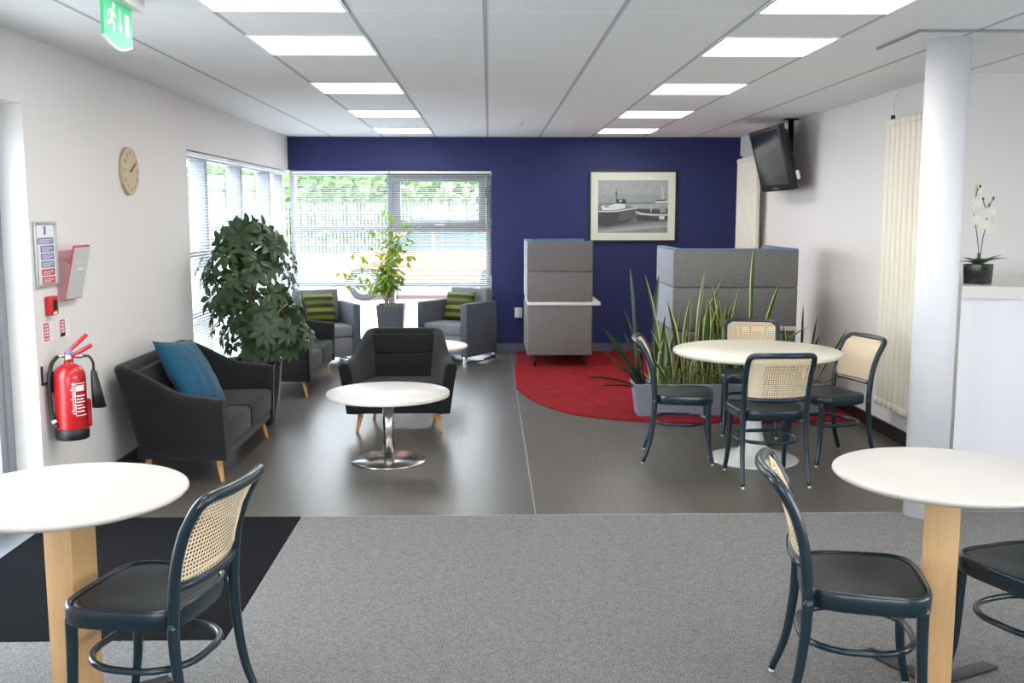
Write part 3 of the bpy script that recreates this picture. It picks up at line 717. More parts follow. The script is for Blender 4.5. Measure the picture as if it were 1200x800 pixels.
# leaf helpers
def leaf(mb, base, dirv, nrm, length, width, droop=.2, n=4, fold=.12):
    d = Vector(dirv).normalized(); nn = Vector(nrm); nn = (nn-d*nn.dot(d)).normalized(); s_ = d.cross(nn)
    prof = [(0, .08), (.25, .75), (.5, 1), (.78, .68), (1, .02)]; rows = []
    for q, w in prof:
        p = Vector(base)+d*length*q-nn*(droop*length*q*q); rows.append([p-s_*width*.5*w+nn*fold*width*w, p, p+s_*width*.5*w+nn*fold*width*w])
    vs = [mb.bm.verts.new(v) for r_ in rows for v in r_]
    for i in range(4):
        for j in range(2):
            a = i*3+j; f = mb.bm.faces.new((vs[a], vs[a+1], vs[a+4], vs[a+3])); f.smooth = True; f.material_index = mb.mi
# umbrella plant in the tall black pot
u = thing('umbrella_plant', 'tall bushy dark green plant in a black pot between the two charcoal sofas', 'plant', (-1.845, 7.72, 0))
f = MB(); f.lathe([(.15, 0), (.165, .01), (.2, .2), (.225, .47), (.232, .50), (.228, .508), (.214, .505), (.205, .44)], n=48); f.build('pot', 'pot_black', u)
f = MB(); f.lathe([(.2, .44), (.2, .462), (.01, .468)], n=32); f.build('soil', 'soil', u)
stems = [[(.03, 0, .45), (.04, .01, .7), (.0, .02, 1.0), (-.02, .0, 1.3), (.02, .0, 1.5)], [(-.04, .03, .45), (-.06, .05, .8), (-.12, .06, 1.15), (-.16, .04, 1.4)], [(.06, -.05, .45), (.1, -.08, .65), (.2, -.1, .85), (.3, -.08, .95)], [(0, .06, .45), (.05, .1, .8), (.12, .12, 1.1), (.14, .1, 1.35)]]
f = MB()
for i, s_ in enumerate(stems):
    pp = spline(s_, 5); r0 = (.034, .018, .014, .016)[i]; f.tube(pp, [r0*(1-.45*q/len(pp)) for q in range(len(pp))], 8)
f.build('trunk', 'bark', u)
fm = MB(); fm.recalc = False; pt = MB(); rnd = random.Random(5)
env = [(.45, .24), (.6, .30), (.75, .36), (.9, .36), (1.05, .34), (1.2, .32), (1.35, .33), (1.45, .26), (1.55, .12)]
cnt = 0
while cnt < 125:
    z = rnd.uniform(.56, 1.54)
    for (za, ra), (zb, rb) in zip(env[:-1], env[1:]):
        if za <= z <= zb: R = ra+(rb-ra)*(z-za)/(zb-za)
    cx = -.02 if z > 1 else .11; a = rnd.uniform(0, 2*PI); rr = R*math.sqrt(rnd.uniform(.15, 1))
    p = Vector((cx+rr*math.cos(a)*1.12, rr*math.sin(a)*.85, z)); 
    if p.x+(-1.845) < XL+.10 or (z < .8 and p.y < -.2 and p.x < .15): continue
    cnt += 1; outd = Vector((math.cos(a), math.sin(a), rnd.uniform(.1, .8))).normalized()
    o0 = Vector((cx*.5, 0, z-.12)); pt.tube([o0.lerp(p, .35), o0.lerp(p, .7)+Vector((0, 0, .015)), p], .0022, 5)
    n = rnd.choice((6, 7, 7, 8)); s_ = rnd.uniform(.085, .125)
    e1 = outd.orthogonal().normalized(); e2 = outd.cross(e1)
    for i in range(n):
        b_ = 2*PI*i/n+rnd.uniform(-.15, .15); dv = (e1*math.cos(b_)+e2*math.sin(b_))*.9+outd*.25-Vector((0, 0, .28))
        leaf(fm, p+dv*.018, dv, outd, s_*rnd.uniform(.8, 1.1), s_*.46, .25)
fm.build('foliage', 'leaf_dark', u); pt.build('leaf_stalks', 'stem', u)
# weeping fig by the window
w = thing('weeping_fig', 'slender light green plant in a square grey pot at the window', 'plant', (-1.09, 11.05, 0))
f = MB()
def sq(h, z): return [(x, y, z) for x, y in rounded_outline(h, h, .012, 3)]
f.loft([sq(.105, 0), sq(.105, .01), sq(.152, .62), sq(.155, .635), sq(.143, .635), sq(.138, .57)]); f.build('pot', 'pot_grey', w)
f = MB(); f.loft([sq(.136, .575), sq(.136, .595)]); f.build('soil', 'soil', w)
rnd = random.Random(9); st = MB(); fm = MB(); fm.recalc = False; fm2 = []
tips = [(-.5, .0, 1.12), (-.32, .05, 1.3), (-.2, -.05, 1.5), (-.06, .02, 1.68), (.05, 0, 1.5), (.2, .05, 1.58), (.3, -.03, 1.5), (.22, .06, 1.22), (.1, -.06, 1.3), (-.1, .08, 1.4), (-.3, -.04, .9), (-.62, .02, 1.0), (-.42, -.03, 1.22), (-.55, .04, .85), (.16, .0, .95), (-.05, -.1, 1.1), (.02, .08, 1.62)]
for i, tp in enumerate(tips):
    b0 = Vector((rnd.uniform(-.07, .07), rnd.uniform(-.06, .06), .585)); tv = Vector(tp)
    mid = b0.lerp(tv, .5)+Vector((-(tv.x)*.35+rnd.uniform(-.02, .02), 0, .08))
    pp = spline([b0, b0.lerp(mid, .5)+Vector((rnd.uniform(-.015, .015), 0, .02)), mid, tv], 5); st.tube(pp, [.006*(1-.7*q/len(pp)) for q in range(len(pp))], 6)
    for q in range(26):
        tt = rnd.uniform(.42, 1); idx = tt*(len(pp)-1); p = pp[int(idx)].lerp(pp[min(int(idx)+1, len(pp)-1)], idx % 1)
        a = rnd.uniform(0, 2*PI); dv = Vector((math.cos(a), math.sin(a)*.7, rnd.uniform(-.9, .15)))
        off = Vector((math.cos(a), math.sin(a)*.7, 0))*rnd.uniform(.01, .06); leaf(fm, p+off, dv, (dv.x*.3, dv.y*.3-.3, 1), rnd.uniform(.065, .11), rnd.uniform(.036, .055), .25)
st.build('stems', 'stem_pale', w); fm.build('foliage', 'leaf_lime', w)

# ------------------------------------------------------------------ radiators
def radiator(label, y0, y1, z0, z1, pipe_y, group):
    t = thing('column_radiator', label, 'radiator', (XR, (y0+y1)/2, 0), 0, group); n = round((y1-y0)/.082); hw = (y1-y0)/2
    f = MB()
    for i in range(n):
        y = -hw+(i+.5)*(y1-y0)/n
        f.box(-.135, -.065, y-.037, y+.037, z0+.03, z1-.03, .03, 4)
        f.box(-.14, -.06, y-.034, y+.034, z1-.06, z1, .02, 3); f.box(-.14, -.06, y-.034, y+.034, z0, z0+.06, .02, 3)
    f.build('columns', 'radiator', t)
    f = MB(); f.tube([(-.1, -hw, z1-.03), (-.1, hw, z1-.03)], .014, 8); f.tube([(-.1, -hw, z0+.03), (-.1, hw, z0+.03)], .014, 8); f.build('header_pipe', 'radiator', t)
    f = MB()
    for z in (z0+.35, z1-.35): f.box(-.06, 0, -.03, .03, z-.02, z+.02)
    f.build('wall_bracket', 'radiator', t)
    py = pipe_y-(y0+y1)/2
    f = MB(); f.tube(spline([(-.10, py, z1+.02), (-.10, py, z1+.06), (-.09, py+.02, (z1+ZC)/2), (-.05, py+.05, ZC-.03), (-.05, py+.05, ZC)], 4), .008, 8); f.build('supply_pipe', 'white_gloss', t)
    f = MB(); f.tube([(-.1, py, z1-.004), (-.1, py, z1+.03)], .014, 10); f.build('valve', 'black_plastic', t)
    return t
radiator('tall cream column radiator on the right wall beside the white column', 6.44, 7.13, .26, 2.285, 7.08, 'tall cream column radiators')
radiator('tall cream column radiator in the back corner behind the television', 10.58, 11.38, .21, 2.245, 11.33, 'tall cream column radiators')

# ------------------------------------------------------------------ television
tv = thing('television', 'black television tilted down from a ceiling pole by the right wall', 'television', (2.66, 9.5, 2.135))
A = -math.atan2(.15, .56)
RT = Matrix.Rotation(A, 4, 'Y')            # tilts the panel: top towards the room
f = MB(); f.box(-.01, .05, -.5, .5, -.30, .30, .006, 2, RT); f.box(.05, .10, -.40, .44, -.24, .24, .012, 2, RT); f.box(.1, .135, -.2, .3, -.2, .05, .008, 2, RT); f.build('casing', 'black_plastic', tv)
f = MB(); f.box(-.0125, -.0101, -.455, .455, -.235, .262, mat=RT); f.build('screen', 'screen', tv)
f = MB(); f.box(-.012, -.0101, -.10, .10, -.285, -.268, mat=RT); f.build('badge', 'chrome', tv)
f = MB(); f.box(.055, .085, -.5035, -.5005, -.22, -.14, mat=RT); f.build('side_label', 'white_print', tv)
px, py = 2.84-2.66, -.02
f = MB(); f.tube([(px, py, -.06), (px, py, ZC-2.135)], .026, 16); f.box(px-.06, px+.06, py-.06, py+.06, ZC-2.135-.012, ZC-2.135-.0005); f.build('ceiling_pole', 'black_metal', tv)
f = MB(); f.box(.10, px+.03, py-.05, py+.05, -.08, .02, .008); f.box(.09, .13, py-.12, py+.12, -.14, .1, .006); f.build('mount_bracket', 'black_metal', tv)

# ------------------------------------------------------------------ framed boat photograph
pc = thing('framed_picture', 'framed black and white boat photograph with cream mount on the blue wall', 'picture', (1.6875, YB-.002, 1.72))
wv, hv = 1.035, .835
f = MB()
for q in ((-wv/2, wv/2, -hv/2, -hv/2+.022), (-wv/2, wv/2, hv/2-.022, hv/2), (-wv/2, -wv/2+.022, -hv/2+.022, hv/2-.022), (wv/2-.022, wv/2, -hv/2+.022, hv/2-.022)): f.box(q[0], q[1], -.03, 0, q[2], q[3], .003)
f.build('frame', 'frame_black', pc)
f = MB(); f.box(-wv/2+.02, wv/2-.02, -.016, -.004, -hv/2+.02, hv/2-.02); f.build('mount', 'mount', pc)
PH = []                                    # greys of the print
def poly(g, pts, k=[0]):
    PH.append((g, pts))
X0, X1, Z0, Z1 = -.41, .41, -.31, .30
def cv(u, v): return (X0+(u-170)/635*(X1-X0), Z1-(v-170)/485*(Z1-Z0))
poly(180, [(170, 170), (805, 170), (805, 300), (170, 300)]); poly(165, [(170, 300), (805, 300), (805, 380), (170, 385)])
poly(135, [(170, 378), (805, 370), (805, 470), (170, 460)]); poly(180, [(420, 392), (805, 385), (805, 425), (520, 430)])
poly(108, [(170, 440), (805, 430), (805, 655), (170, 655)]); poly(150, [(170, 620), (420, 590), (600, 565), (805, 550), (805, 655), (170, 655)]); poly(180, [(170, 640), (500, 600), (805, 580), (805, 600), (420, 635), (200, 655)])
poly(60, [(170, 455), (330, 460), (510, 428), (505, 520), (440, 560), (250, 600), (170, 590)]); poly(84, [(360, 455), (510, 432), (505, 520), (420, 545), (350, 540)])
poly(235, [(170, 450), (330, 452), (525, 420), (520, 430), (330, 462), (170, 462)])
poly(235, [(200, 405), (285, 398), (330, 385), (415, 388), (418, 425), (330, 445), (205, 445)]); poly(84, [(225, 410), (268, 404), (268, 416), (228, 420)])
poly(60, [(332, 345), (420, 342), (425, 385), (335, 382)]); poly(205, [(360, 350), (385, 349), (385, 372), (362, 372)]); poly(60, [(330, 250), (336, 250), (338, 345), (330, 345)]); poly(30, [(322, 285), (350, 290), (350, 296), (322, 292)])
poly(60, [(520, 430), (640, 445), (805, 440), (805, 480), (660, 480), (540, 465)]); poly(235, [(515, 455), (560, 470), (660, 480), (805, 484), (805, 496), (650, 494), (550, 484), (515, 468)]); poly(60, [(520, 490), (640, 500), (720, 515), (805, 500), (805, 530), (700, 545), (540, 545), (515, 520)])
poly(235, [(728, 500), (775, 500), (775, 530), (730, 530)]); poly(235, [(695, 365), (805, 360), (805, 378), (690, 380)]); poly(60, [(690, 352), (780, 345), (780, 358), (700, 362)]); poly(205, [(745, 230), (760, 230), (775, 345), (742, 345)])
poly(165, [(730, 400), (780, 400), (790, 470), (735, 470)]); poly(205, [(655, 420), (662, 420), (656, 460), (645, 462)])
gs = sorted({g for g, _ in PH}); f = MB(); f.recalc = False
for i, (g, pts) in enumerate(PH):
    f.mi = gs.index(g); y = -.0165-.0002*i; f.add([(cv(*p)[0], y, cv(*p)[1]) for p in pts], [tuple(range(len(pts)))])
f.build('photo_print', ['g%d' % g for g in gs], pc)
f = MB(); f.box(-wv/2+.021, wv/2-.021, -.0265, -.025, -hv/2+.021, hv/2-.021); f.build('glazing', 'glass', pc)

# ------------------------------------------------------------------ wall socket
s = thing('wall_socket', 'white socket box low on the blue wall beside the free-standing booth', 'socket', (.345, YB-.001, .47))
f = MB(); f.box(-.045, .045, -.04, 0, -.06, .06, .005); f.build('box', 'white_plastic', s)
f = MB(); f.box(-.02, -.005, -.046, -.04, .02, .04, .002); f.box(.005, .02, -.046, -.04, .02, .04, .002); f.build('switch', 'white_plastic', s)

# ------------------------------------------------------------------ things on the left wall (local: x = world y, y = into wall)
LW = PI/2   # local +x -> world +y, local -y -> world +x (into the room)
ck = thing('wall_clock', 'round pale wooden clock on the left wall', 'clock', (XL+.001, 6.563, 1.902), LW)
def disc(mb, r, y0, y1, n=48, z=0, x=0): mb.loft([[(x+rr*math.cos(2*PI*i/n), y, z+rr*math.sin(2*PI*i/n)) for i in range(n)] for rr, y in ((r, y0), (r, y1+.003), (r-.003, y1))])
f = MB(); disc(f, .152, 0, -.022); f.build('clock_face', 'clock_wood', ck)
for h_ in range(1, 13):
    a = PI/2-h_*PI/6; text_mesh('numeral', str(h_), .042, 'clock_dark', ck, (.117*math.cos(a), -.0225, .117*math.sin(a)), (PI/2, 0, 0))
def hand(L, wdt, a, y, nm):
    f = MB(); Mx = Matrix.Rotation(a, 4, 'Y'); f.box(-wdt/2, wdt/2, y-.001, y+.001, -.012, L, mat=Mx); f.build(nm, 'clock_dark', ck)
hand(.07, .008, .95, -.026, 'hour_hand'); hand(.105, .006, 1.0, -.029, 'minute_hand')
f = MB(); disc(f, .008, -.022, -.032, 16); f.build('hub', 'clock_dark', ck)
ps = thing('notice_frame', 'silver framed notice with violet and red bands on the left wall by the doorway', 'notice', (XL+.001, 5.292, 1.42), LW)
f = MB(); hw_, hh_ = .128, .17
for q in ((-hw_, hw_, -hh_, -hh_+.016), (-hw_, hw_, hh_-.016, hh_), (-hw_, -hw_+.016, -hh_+.016, hh_-.016), (hw_-.016, hw_, -hh_+.016, hh_-.016)): f.box(q[0], q[1], -.016, 0, q[2], q[3], .003)
f.build('frame', 'alu_frame', ps)
f = MB(); f.box(-hw_+.015, hw_-.015, -.006, -.001, -hh_+.015, hh_-.015); f.build('paper', 'white_print', ps)
f = MB(); f.mi = 0; z = .085
for i, (m_, x0) in enumerate(((1, -.095), (0, -.06), (0, -.06), (1, -.06), (2, -.06), (2, -.06))):
    f.mi = m_; f.box(x0, .095, -.0075, -.006, z-.034, z, 0); f.mi = 3
    for q in range(3): f.box(x0+.012, .095-.02-.03*(q == 2), -.0079, -.0075, z-.012-.008*q, z-.009-.008*q)
    z -= .041
f.mi = 0; f.box(-.012, .012, -.0075, -.006, .10, .145); f.build('printed_bands', ['lilac_print', 'blue_print', 'sign_red', 'white_print'], ps)
# leaflet holder
lh = thing('leaflet_holder', 'clear leaflet holder with red and grey leaflets on the left wall', 'leaflet holder', (XL+.001, 5.535, 1.17), LW)
f = MB(); f.box(-.115, .115, -.004, 0, -.01, .26); f.box(-.115, .115, -.035, -.004, -.01, -.006)
for x in (-.115, .112): f.add([(x, -.004, -.01), (x, -.035, -.01), (x, -.075, .19), (x, -.004, .24), (x+.003, -.004, -.01), (x+.003, -.035, -.01), (x+.003, -.075, .19), (x+.003, -.004, .24)], [(0, 1, 2, 3), (7, 6, 5, 4), (0, 4, 5, 1), (1, 5, 6, 2), (2, 6, 7, 3), (3, 7, 4, 0)])
f.build('holder', 'acrylic', lh)
lf = thing('leaflet_pile', 'red-edged grey leaflets leaning in the clear wall holder', 'leaflets', (XL+.03, 5.535, 1.17), LW)
Mx = Matrix.Rotation(.22, 4, 'X')
f = MB(); f.box(-.105, .105, -.006, .002, 0, .295, mat=Mx); f.build('back_leaflet', 'sign_red', lf)
f = MB(); f.box(-.10, .105, -.012, -.0065, 0, .285, mat=Mx); f.build('front_leaflet', 'grey_print', lf)
f = MB(); f.box(-.03, .05, -.0126, -.012, .16, .172, mat=Mx); f.box(-.06, .06, -.0126, -.012, .2, .203, mat=Mx); f.build('leaflet_print', 'white_print', lf)
# call point
cp = thing('fire_call_point', 'small red fire alarm call point on the left wall below the notice', 'alarm', (XL+.001, 5.298, 1.148), LW)
f = MB(); f.box(-.045, .045, -.035, 0, -.05, .05, .006); f.build('box', 'red_plastic', cp)
f = MB(); f.box(-.02, .024, -.0365, -.035, -.022, .03); f.build('window', 'black_plastic', cp)
f = MB(); f.box(-.022, .022, -.0362, -.035, -.044, -.032); f.build('label_strip', 'white_print', cp)
def fsign(label, y, z, black):
    t = thing('fire_sign', label, 'sign', (XL+.001, y, z), LW, 'small red fire safety signs')
    f = MB(); f.box(-.06, .06, -.003, 0, -.05, .05); f.build('plate', 'white_print', t)
    f = MB(); f.box(-.056, .006, -.0036, -.003, -.046 if not black else -.026, .046); f.build('red_panel', 'sign_red', t)
    f = MB()
    for q in range(5 if not black else 4): f.box(-.05, .0, -.004, -.0036, .03-.017*q, .036-.017*q)
    f.box(-.034, -.03, -.004, -.0036, -.02, .04); f.box(-.016, -.012, -.004, -.0036, -.02, .04); f.build('pictogram', 'white_print', t)
    f = MB()
    for q in range(4): f.box(.014, .052, -.0036, -.003, .03-.02*q, .034-.02*q)
    f.build('text_lines', 'grey_print', t)
    if black: f = MB(); f.box(-.056, .006, -.0036, -.003, -.046, -.028); f.build('black_panel', 'black_plastic', t)
fsign('small red and white fire sign below the call point, nearer the doorway', 5.275, 1.012, False)
fsign('small red and white fire sign with a black strip above the extinguisher', 5.475, 1.012, True)
# extinguisher
ex = thing('fire_extinguisher', 'red fire extinguisher with a black horn hung on the left wall', 'fire extinguisher', (XL+.106, 5.262, .442), .40)
f = MB(); f.lathe([(.078, .02), (.08, .03), (.08, .33), (.077, .355), (.062, .382), (.036, .398), (.026, .402), (.026, .415)], n=40); f.build('cylinder', 'red_enamel', ex)
f = MB(); f.lathe([(.08, 0), (.084, .006), (.084, .055), (.081, .06)], n=40); f.build('base_cup', 'black_plastic', ex)
f = MB(); f.lathe([(.022, .415), (.024, .43), (.018, .452), (.014, .47)], n=20); f.tube([(.0, 0, .44), (.07, -.01, .44)], .011, 10); f.tube([(0, 0, .445), (-.05, -.005, .445)], .010, 10); f.build('valve', 'chrome', ex)
f = MB(); Mx = Matrix.Translation((0, 0, .465)) @ Matrix.Rotation(-.75, 4, 'Y'); f.box(-.02, .13, -.016, .016, -.010, .010, .004, 2, Mx); f.build('top_lever', 'red_enamel', ex)
f = MB(); Mx = Matrix.Translation((.03, 0, .448)) @ Matrix.Rotation(-.5, 4, 'Y'); f.box(-.03, .10, -.016, .016, -.010, .010, .004, 2, Mx); f.build('carry_handle', 'red_enamel', ex)
f = MB(); f.box(-.012, .022, -.022, -.014, .452, .48, .003); f.build('safety_tag', 'lilac_print', ex)
f = MB(); f.tube(spline([(-.05, -.005, .445), (-.085, -.02, .40), (-.10, -.03, .30), (-.098, -.035, .18), (-.085, -.04, .10), (-.07, -.05, .075)], 6), .011, 10); f.build('hose', 'black_plastic', ex)
f = MB(); f.tube([(-.088, -.04, .112), (-.082, -.042, .095)], .0135, 10); f.build('hose_collar', 'white_plastic', ex)
f = MB(); f.tube(spline([(.07, -.01, .44), (.10, -.01, .435), (.118, -.01, .40), (.118, -.01, .36)], 5), .007, 8)
rg = [[(.118+.02*q+r_*math.cos(2*PI*i/20), -.01+r_*math.sin(2*PI*i/20), .36-.20*q) for i in range(20)] for q, r_ in ((0, .012), (.05, .016), (.5, .026), (1, .036))]
f.loft(rg); f.build('horn', 'black_plastic', ex)
f = MB(); N = 14
def cyl(a, z): return (.0806*math.sin(a), -.0806*math.cos(a), z)
for a0, a1, z0, z1 in ((.28, 1.1, .30, .304), (.28, .31, .13, .304), (.28, 1.1, .13, .134), (.35, .98, .262, .292), (.36, 1.0, .232, .24), (.36, .9, .216, .222), (.36, 1.0, .2, .206), (.36, .8, .184, .19), (.36, 1.0, .168, .174), (.36, .9, .15, .157)):
    vs = []; fs = []
    for i in range(N+1): a = a0+(a1-a0)*i/N; vs += [cyl(a, z0), cyl(a, z1)]
    for i in range(N): fs.append((2*i, 2*i+2, 2*i+3, 2*i+1))
    f.add(vs, fs)
f.recalc = False; f.build('label', 'white_print', ex)
text_mesh('lettering', 'churchesfire', .034, 'white_print', ex, (.0806*math.sin(.16)+.0002, -.0812*math.cos(.16), .225), (Matrix.Rotation(.16, 3, 'Z') @ Matrix.Rotation(PI/2, 3, 'X') @ Matrix.Rotation(PI/2, 3, 'Z')).to_euler())
f = MB(); Mx = Matrix.Rotation(LW-.40, 4, 'Z'); f.box(-.03, .03, .07, .104, .25, .36, mat=Mx); f.box(-.10, -.09, .096, .104, .30, .40, mat=Mx); f.box(-.10, -.03, .098, .104, .30, .31, mat=Mx); f.build('wall_bracket', 'black_plastic', ex)
f = MB(); f.box(.05, .10, .02, .06, .05, .2, .01); f.build('cartridge_tag', 'red_plastic', ex)

# ------------------------------------------------------------------ exit sign (face looks into the room, runs along the wall)
es = thing('exit_sign', 'green emergency exit sign with running man and down arrow hung from the ceiling', 'exit sign', (-1.492, 4.165, ZC), LW)
f = MB(); f.box(-.20, .20, -.05, .05, -.05, -.0005, .006); f.build('housing', 'white_plastic', es)
hx = .155; zt, zb = -.05, -.225
out = [(-hx, zt), (-hx, zb+.03)]+[(-hx+2*hx*i/16, zb+.03-.03*math.sin(PI*i/16)) for i in range(1, 16)]+[(hx, zb+.03), (hx, zt)]
f = MB(); f.loft([[(x, y, z) for x, z in out] for y in (-.006, .006)], smooth=False); f.build('green_panel', 'exit_green', es)
f = MB()
b1 = [(-hx+2*hx*i/16, zb+.03-.03*math.sin(PI*i/16)) for i in range(17)]
f.tube([(x, 0, z-.005) for x, z in b1], .007, 6); f.build('lower_rim', 'white_plastic', es)
f = MB(); f.recalc = True
def pz_(pts): pts = [(a, b-.012) for a, b in pts]; f.loft([[(x, y, z) for x, z in pts] for y in (-.0075, -.006)], smooth=False)
pz_([(.075, -.07), (.115, -.07), (.115, -.155), (.075, -.155)])                              # doorway
pz_([(.01, -.06), (.022, -.06), (.022, -.125), (.038, -.125), (.016, -.155), (-.006, -.125), (.01, -.125)])   # arrow
for x0, z0, x1, z1, w_ in ((-.06, -.075, -.075, -.11, .022), (-.06, -.078, -.035, -.098, .01), (-.062, -.076, -.10, -.085, .01), (-.10, -.085, -.108, -.105, .009), (-.075, -.108, -.05, -.13, .013), (-.05, -.13, -.058, -.162, .012), (-.075, -.108, -.098, -.132, .013), (-.098, -.132, -.132, -.132, .012)):
    d_ = Vector((x1-x0, z1-z0)).normalized(); p_ = Vector((-d_.y, d_.x))*w_/2
    pz_([(x0-p_.x, z0-p_.y), (x1-p_.x, z1-p_.y), (x1+p_.x, z1+p_.y), (x0+p_.x, z0+p_.y)])
pz_([(-.048+.013*math.cos(2*PI*i/14), -.058+.013*math.sin(2*PI*i/14)) for i in range(14)])
f.build('pictogram', 'exit_white', es)

# ------------------------------------------------------------------ counter and orchid
ct = thing('reception_counter', 'white curved reception counter behind the white column', 'counter', (3.1, 5.75, 0))
def arc(r, a0, a1, n=24): return [(r*math.sin(a0+(a1-a0)*i/n), .9-r*math.cos(a0+(a1-a0)*i/n)) for i in range(n+1)]
def plan(r, z): p = arc(r, -.42, .9); return [(x, y-.12, z) for x, y in p]+[(p[-1][0], .5, z), (-.04, .5, z)]
f = MB(); f.loft([plan(1.15, z) for z in (0.0, 1.165)], smooth=False); f.build('counter_front', 'column', ct)
f = MB(); f.loft([plan(1.165, z) for z in (1.166, 1.232)], smooth=False); f.build('counter_top', 'laminate', ct)
oc = thing('potted_orchid', 'white orchid in a black cube pot on the white counter', 'plant', (2.795, 5.64, 1.232), .62)
f = MB(); f.loft([sq(.056, 0), sq(.058, .003), sq(.062, .108), sq(.062, .112), sq(.056, .112), sq(.056, .095)]); f.build('pot', 'pot_black', oc)
f = MB(); f.loft([sq(.056, .096), sq(.056, .102)]); f.build('soil', 'soil', oc)
f = MB(); f.recalc = False
for a, L, wd, el_ in ((-.5, .17, .075, .6), (.3, .12, .07, .7), (2.6, .1, .06, .6), (-1.2, .12, .07, 1.1), (3.6, .1, .06, .9), (1.5, .1, .06, .9)):
    leaf(f, (.01*math.cos(a), .01*math.sin(a), .105), (math.cos(a), math.sin(a), el_), (0, 0, 1), L, wd, .35)
f.build('leaves', 'leaf_dark', oc)
f = MB(); s1 = spline([(0, 0, .1), (-.01, .0, .2), (-.045, .005, .33), (-.07, .01, .43), (-.06, .0, .52), (-.05, -.01, .55)], 6); s2 = spline([(.01, 0, .1), (.03, 0, .25), (.045, -.01, .35), (.03, -.01, .42), (.0, -.01, .46), (-.01, -.01, .48)], 6); s3 = spline([(.042, -.01, .37), (.035, -.01, .42), (.06, -.02, .46), (.085, -.02, .485)], 5)
for s_ in (s1, s2, s3): f.tube(s_, .0028, 6)
f.tube([(-.004, 0, .1), (-.004, 0, .175)], .008, 8); f.build('flower_stem', 'stem_dark', oc)
fl = MB(); fl.recalc = False; rnd = random.Random(4); bd = MB()
for p in [s1[14], s1[17], s1[20], s1[23], s1[26], s1[28], (-.02, -.02, .40), (-.015, -.01, .34), (.075, -.02, .40), (.085, -.02, .36), (.07, 0, .33), (.09, .0, .31)]:
    p = Vector(p)+Vector((rnd.uniform(-.012, .012), rnd.uniform(-.02, .01), rnd.uniform(-.01, .01))); yaw = rnd.uniform(-.9, .5)
    nrm = Vector((math.sin(yaw), -math.cos(yaw), .1)).normalized(); e1 = Vector((math.cos(yaw), math.sin(yaw), 0)); e2 = nrm.cross(e1)
    for i in range(5):
        b_ = PI/2+2*PI*i/5; leaf(fl, p, e1*math.cos(b_)+e2*math.sin(b_), nrm, .036, .034, .1)
fl.build('blossoms', 'petal', oc)
for p in (s1[-1], s2[-1], s3[-1], s3[8]): bd.lathe([(.001, p[2]-.01), (.007, p[2]-.004), (.007, p[2]+.004), (.001, p[2]+.01)], (p[0], p[1]), 10)
bd.build('buds', 'stem', oc)

# ------------------------------------------------------------------ outside the windows
struct('ground', MB().box(-70, 60, 12.1, 90, -.2, -.02), 'tarmac'); struct('ground_front', MB().box(-70, 60, -60, -4.2, -.2, -.02), 'tarmac'); struct('ground_right', MB().box(6.05, 60, -4.2, 12.1, -.2, -.02), 'tarmac'); struct('ground_side', MB().box(-70, -2.6, -4.2, 12.1, -.2, -.02), 'tarmac')
car = thing('parked_car', 'orange car parked outside, seen through the window blinds', 'car', (-1.2, 20.0, -.02))
prof = [(-2.0, .32), (-2.06, .5), (-2.0, .68), (-1.75, .80), (-1.1, .92), (-.95, .95), (-.35, 1.36), (-.1, 1.42), (.8, 1.43), (1.4, 1.30), (1.85, 1.0), (2.05, .92), (2.1, .6), (2.05, .34), (1.72, .3)]
def arch(cx, r=.36, n=8): return [(cx+r*math.cos(PI*i/n), .30+r*math.sin(PI*i/n)) for i in range(n+1)]
outl = prof + arch(1.33) + [(-.86, .3)][:0] + arch(-1.2) 
f = MB(); f.loft([[(x, y, z) for x, z in outl] for y in (-.85, .85)], smooth=False); f.build('body', 'car_orange', car)
f = MB(); f.loft([[(x, y, z) for x, z in ((-.86, .96), (-.33, 1.32), (.1, 1.37), (.1, .95))] for y in (-.857, -.85)], smooth=False); f.loft([[(x, y, z) for x, z in ((.16, .95), (.16, 1.37), (.8, 1.37), (1.35, 1.24), (1.55, .98))] for y in (-.857, -.85)], smooth=False); f.build('side_window', 'car_glass', car)
for cx in (-1.2, 1.33):
    for sy in (-1, 1):
        f = MB(); f.loft([[(cx+r_*math.cos(2*PI*i/28), sy*y, .32+r_*math.sin(2*PI*i/28)) for i in range(28)] for r_, y in ((.28, .66), (.32, .69), (.32, .83), (.28, .86))]); wh = f.build('wheel', 'tyre', car)
        f = MB(); f.loft([[(cx+r_*math.cos(2*PI*i/20), sy*y, .32+r_*math.sin(2*PI*i/20)) for i in range(20)] for r_, y in ((.2, .80), (.2, .865), (.05, .875))]); f.build('hubcap', 'alu_frame', wh)
f = MB(); f.box(-2.03, -1.8, -.84, -.6, .6, .72, .03, 2); f.build('headlamp', 'white_gloss', car)
f = MB(); f.box(-.75, -.6, -.98, -.86, .95, 1.06, .02, 2); f.build('door_mirror', 'car_orange', car)
fe = thing('palisade_fence', 'grey steel palisade fence beyond the yard, seen through the blinds', 'fence', (-6, 40, -.02))
f = MB()
for i in range(100):
    x = -7+i*.14; f.box(x-.035, x+.035, -.012, .012, .05, 2.05); f.add([(x-.035, 0, 2.05), (x+.035, 0, 2.05), (x, 0, 2.18)], [(0, 1, 2)])
f.build('pales', 'palisade', fe)
f = MB(); f.box(-7.2, 7.1, .014, .06, .4, .46); f.box(-7.2, 7.1, .014, .06, 1.7, 1.76); f.build('rails', 'palisade', fe)
for x in (-7, -4.2, -1.4, 1.4, 4.2, 7): f = MB(); f.box(x-.05, x+.05, .06, .16, 0, 2.0); f.build('post', 'palisade', fe)
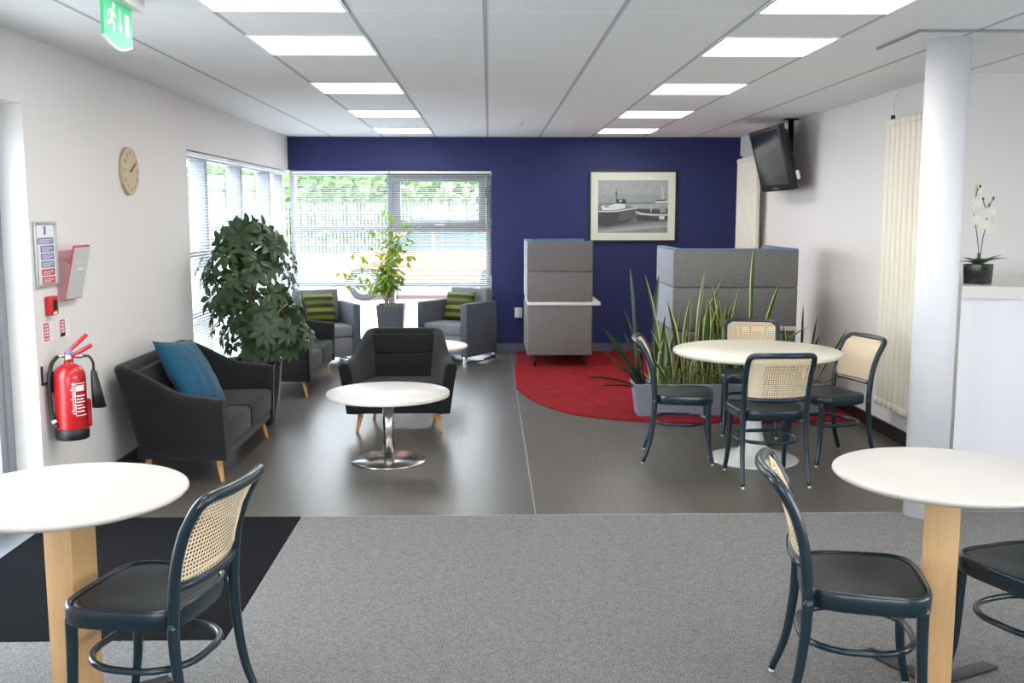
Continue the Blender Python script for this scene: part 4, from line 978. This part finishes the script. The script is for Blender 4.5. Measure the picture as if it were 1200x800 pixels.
def tree(label, x, y, h, w, seed):
    t = thing('tree', label, 'tree', (x, y, -.02), 0, 'trees behind the fence'); rnd = random.Random(seed)
    f = MB(); f.tube([(0, 0, 0), (.1, 0, h*.3), (0, .1, h*.6)], [.22, .16, .08], 8); f.build('trunk', 'bark', t)
    f = MB(); f.recalc = False
    for i in range(1100):
        a, b_ = rnd.uniform(0, 2*PI), math.acos(rnd.uniform(-1, 1)); r_ = rnd.uniform(.55, 1)
        p = Vector((w*r_*math.sin(b_)*math.cos(a), w*r_*math.sin(b_)*math.sin(a), h*.6+h*.42*r_*math.cos(b_)))
        leaf(f, p, (rnd.uniform(-1, 1), rnd.uniform(-1, 1), rnd.uniform(-1, .3)), (rnd.uniform(-1, 1), rnd.uniform(-1, 1), 1), rnd.uniform(.5, .9), rnd.uniform(.35, .6))
    f.build('crown', 'tree', t)
tree('broad green tree behind the fence, at the left edge of the back window', -12.2, 50, 9.5, 3.0, 1); tree('green tree behind the middle of the fence', -4.6, 50, 9.2, 3.0, 2); tree('farther green tree between the two nearer trees', -8.5, 58, 8.5, 2.8, 3)
b = thing('white_building', 'pale flat-roofed building beyond the parked car', 'building', (4.6, 44, -.02))
f = MB(); f.box(-5.2, 7, 0, 8, 0, 4.6); f.build('wall', 'shed_white', b)
f = MB(); f.box(-5.35, 7.15, -.15, 8.15, 4.6, 4.85); f.build('roof', 'palisade', b)
f = MB(); f.box(-4.6, 6.4, -.03, 0, 2.6, 2.72); f.build('trim', 'palisade', b)
f = MB(); f.box(-3.8, -2.2, -.04, 0, .9, 2.0); f.build('window', 'car_glass', b)

hg = MB(); hg.recalc = False; rnd = random.Random(21)
for i in range(2600):
    p = (rnd.uniform(-8.5, 9), rnd.uniform(-.6, .6), rnd.uniform(.2, 3.6+.5*math.sin(i))); leaf(hg, p, (rnd.uniform(-1, 1), rnd.uniform(-1, .2), rnd.uniform(-1, .3)), (rnd.uniform(-1, 1), -1, 1), rnd.uniform(.35, .6), rnd.uniform(.25, .4))
tag(hg.build('hedge', 'tree', loc=(-6, 42, -.02)), 'long green hedge close behind the palisade fence, seen through the blinds', 'hedge')
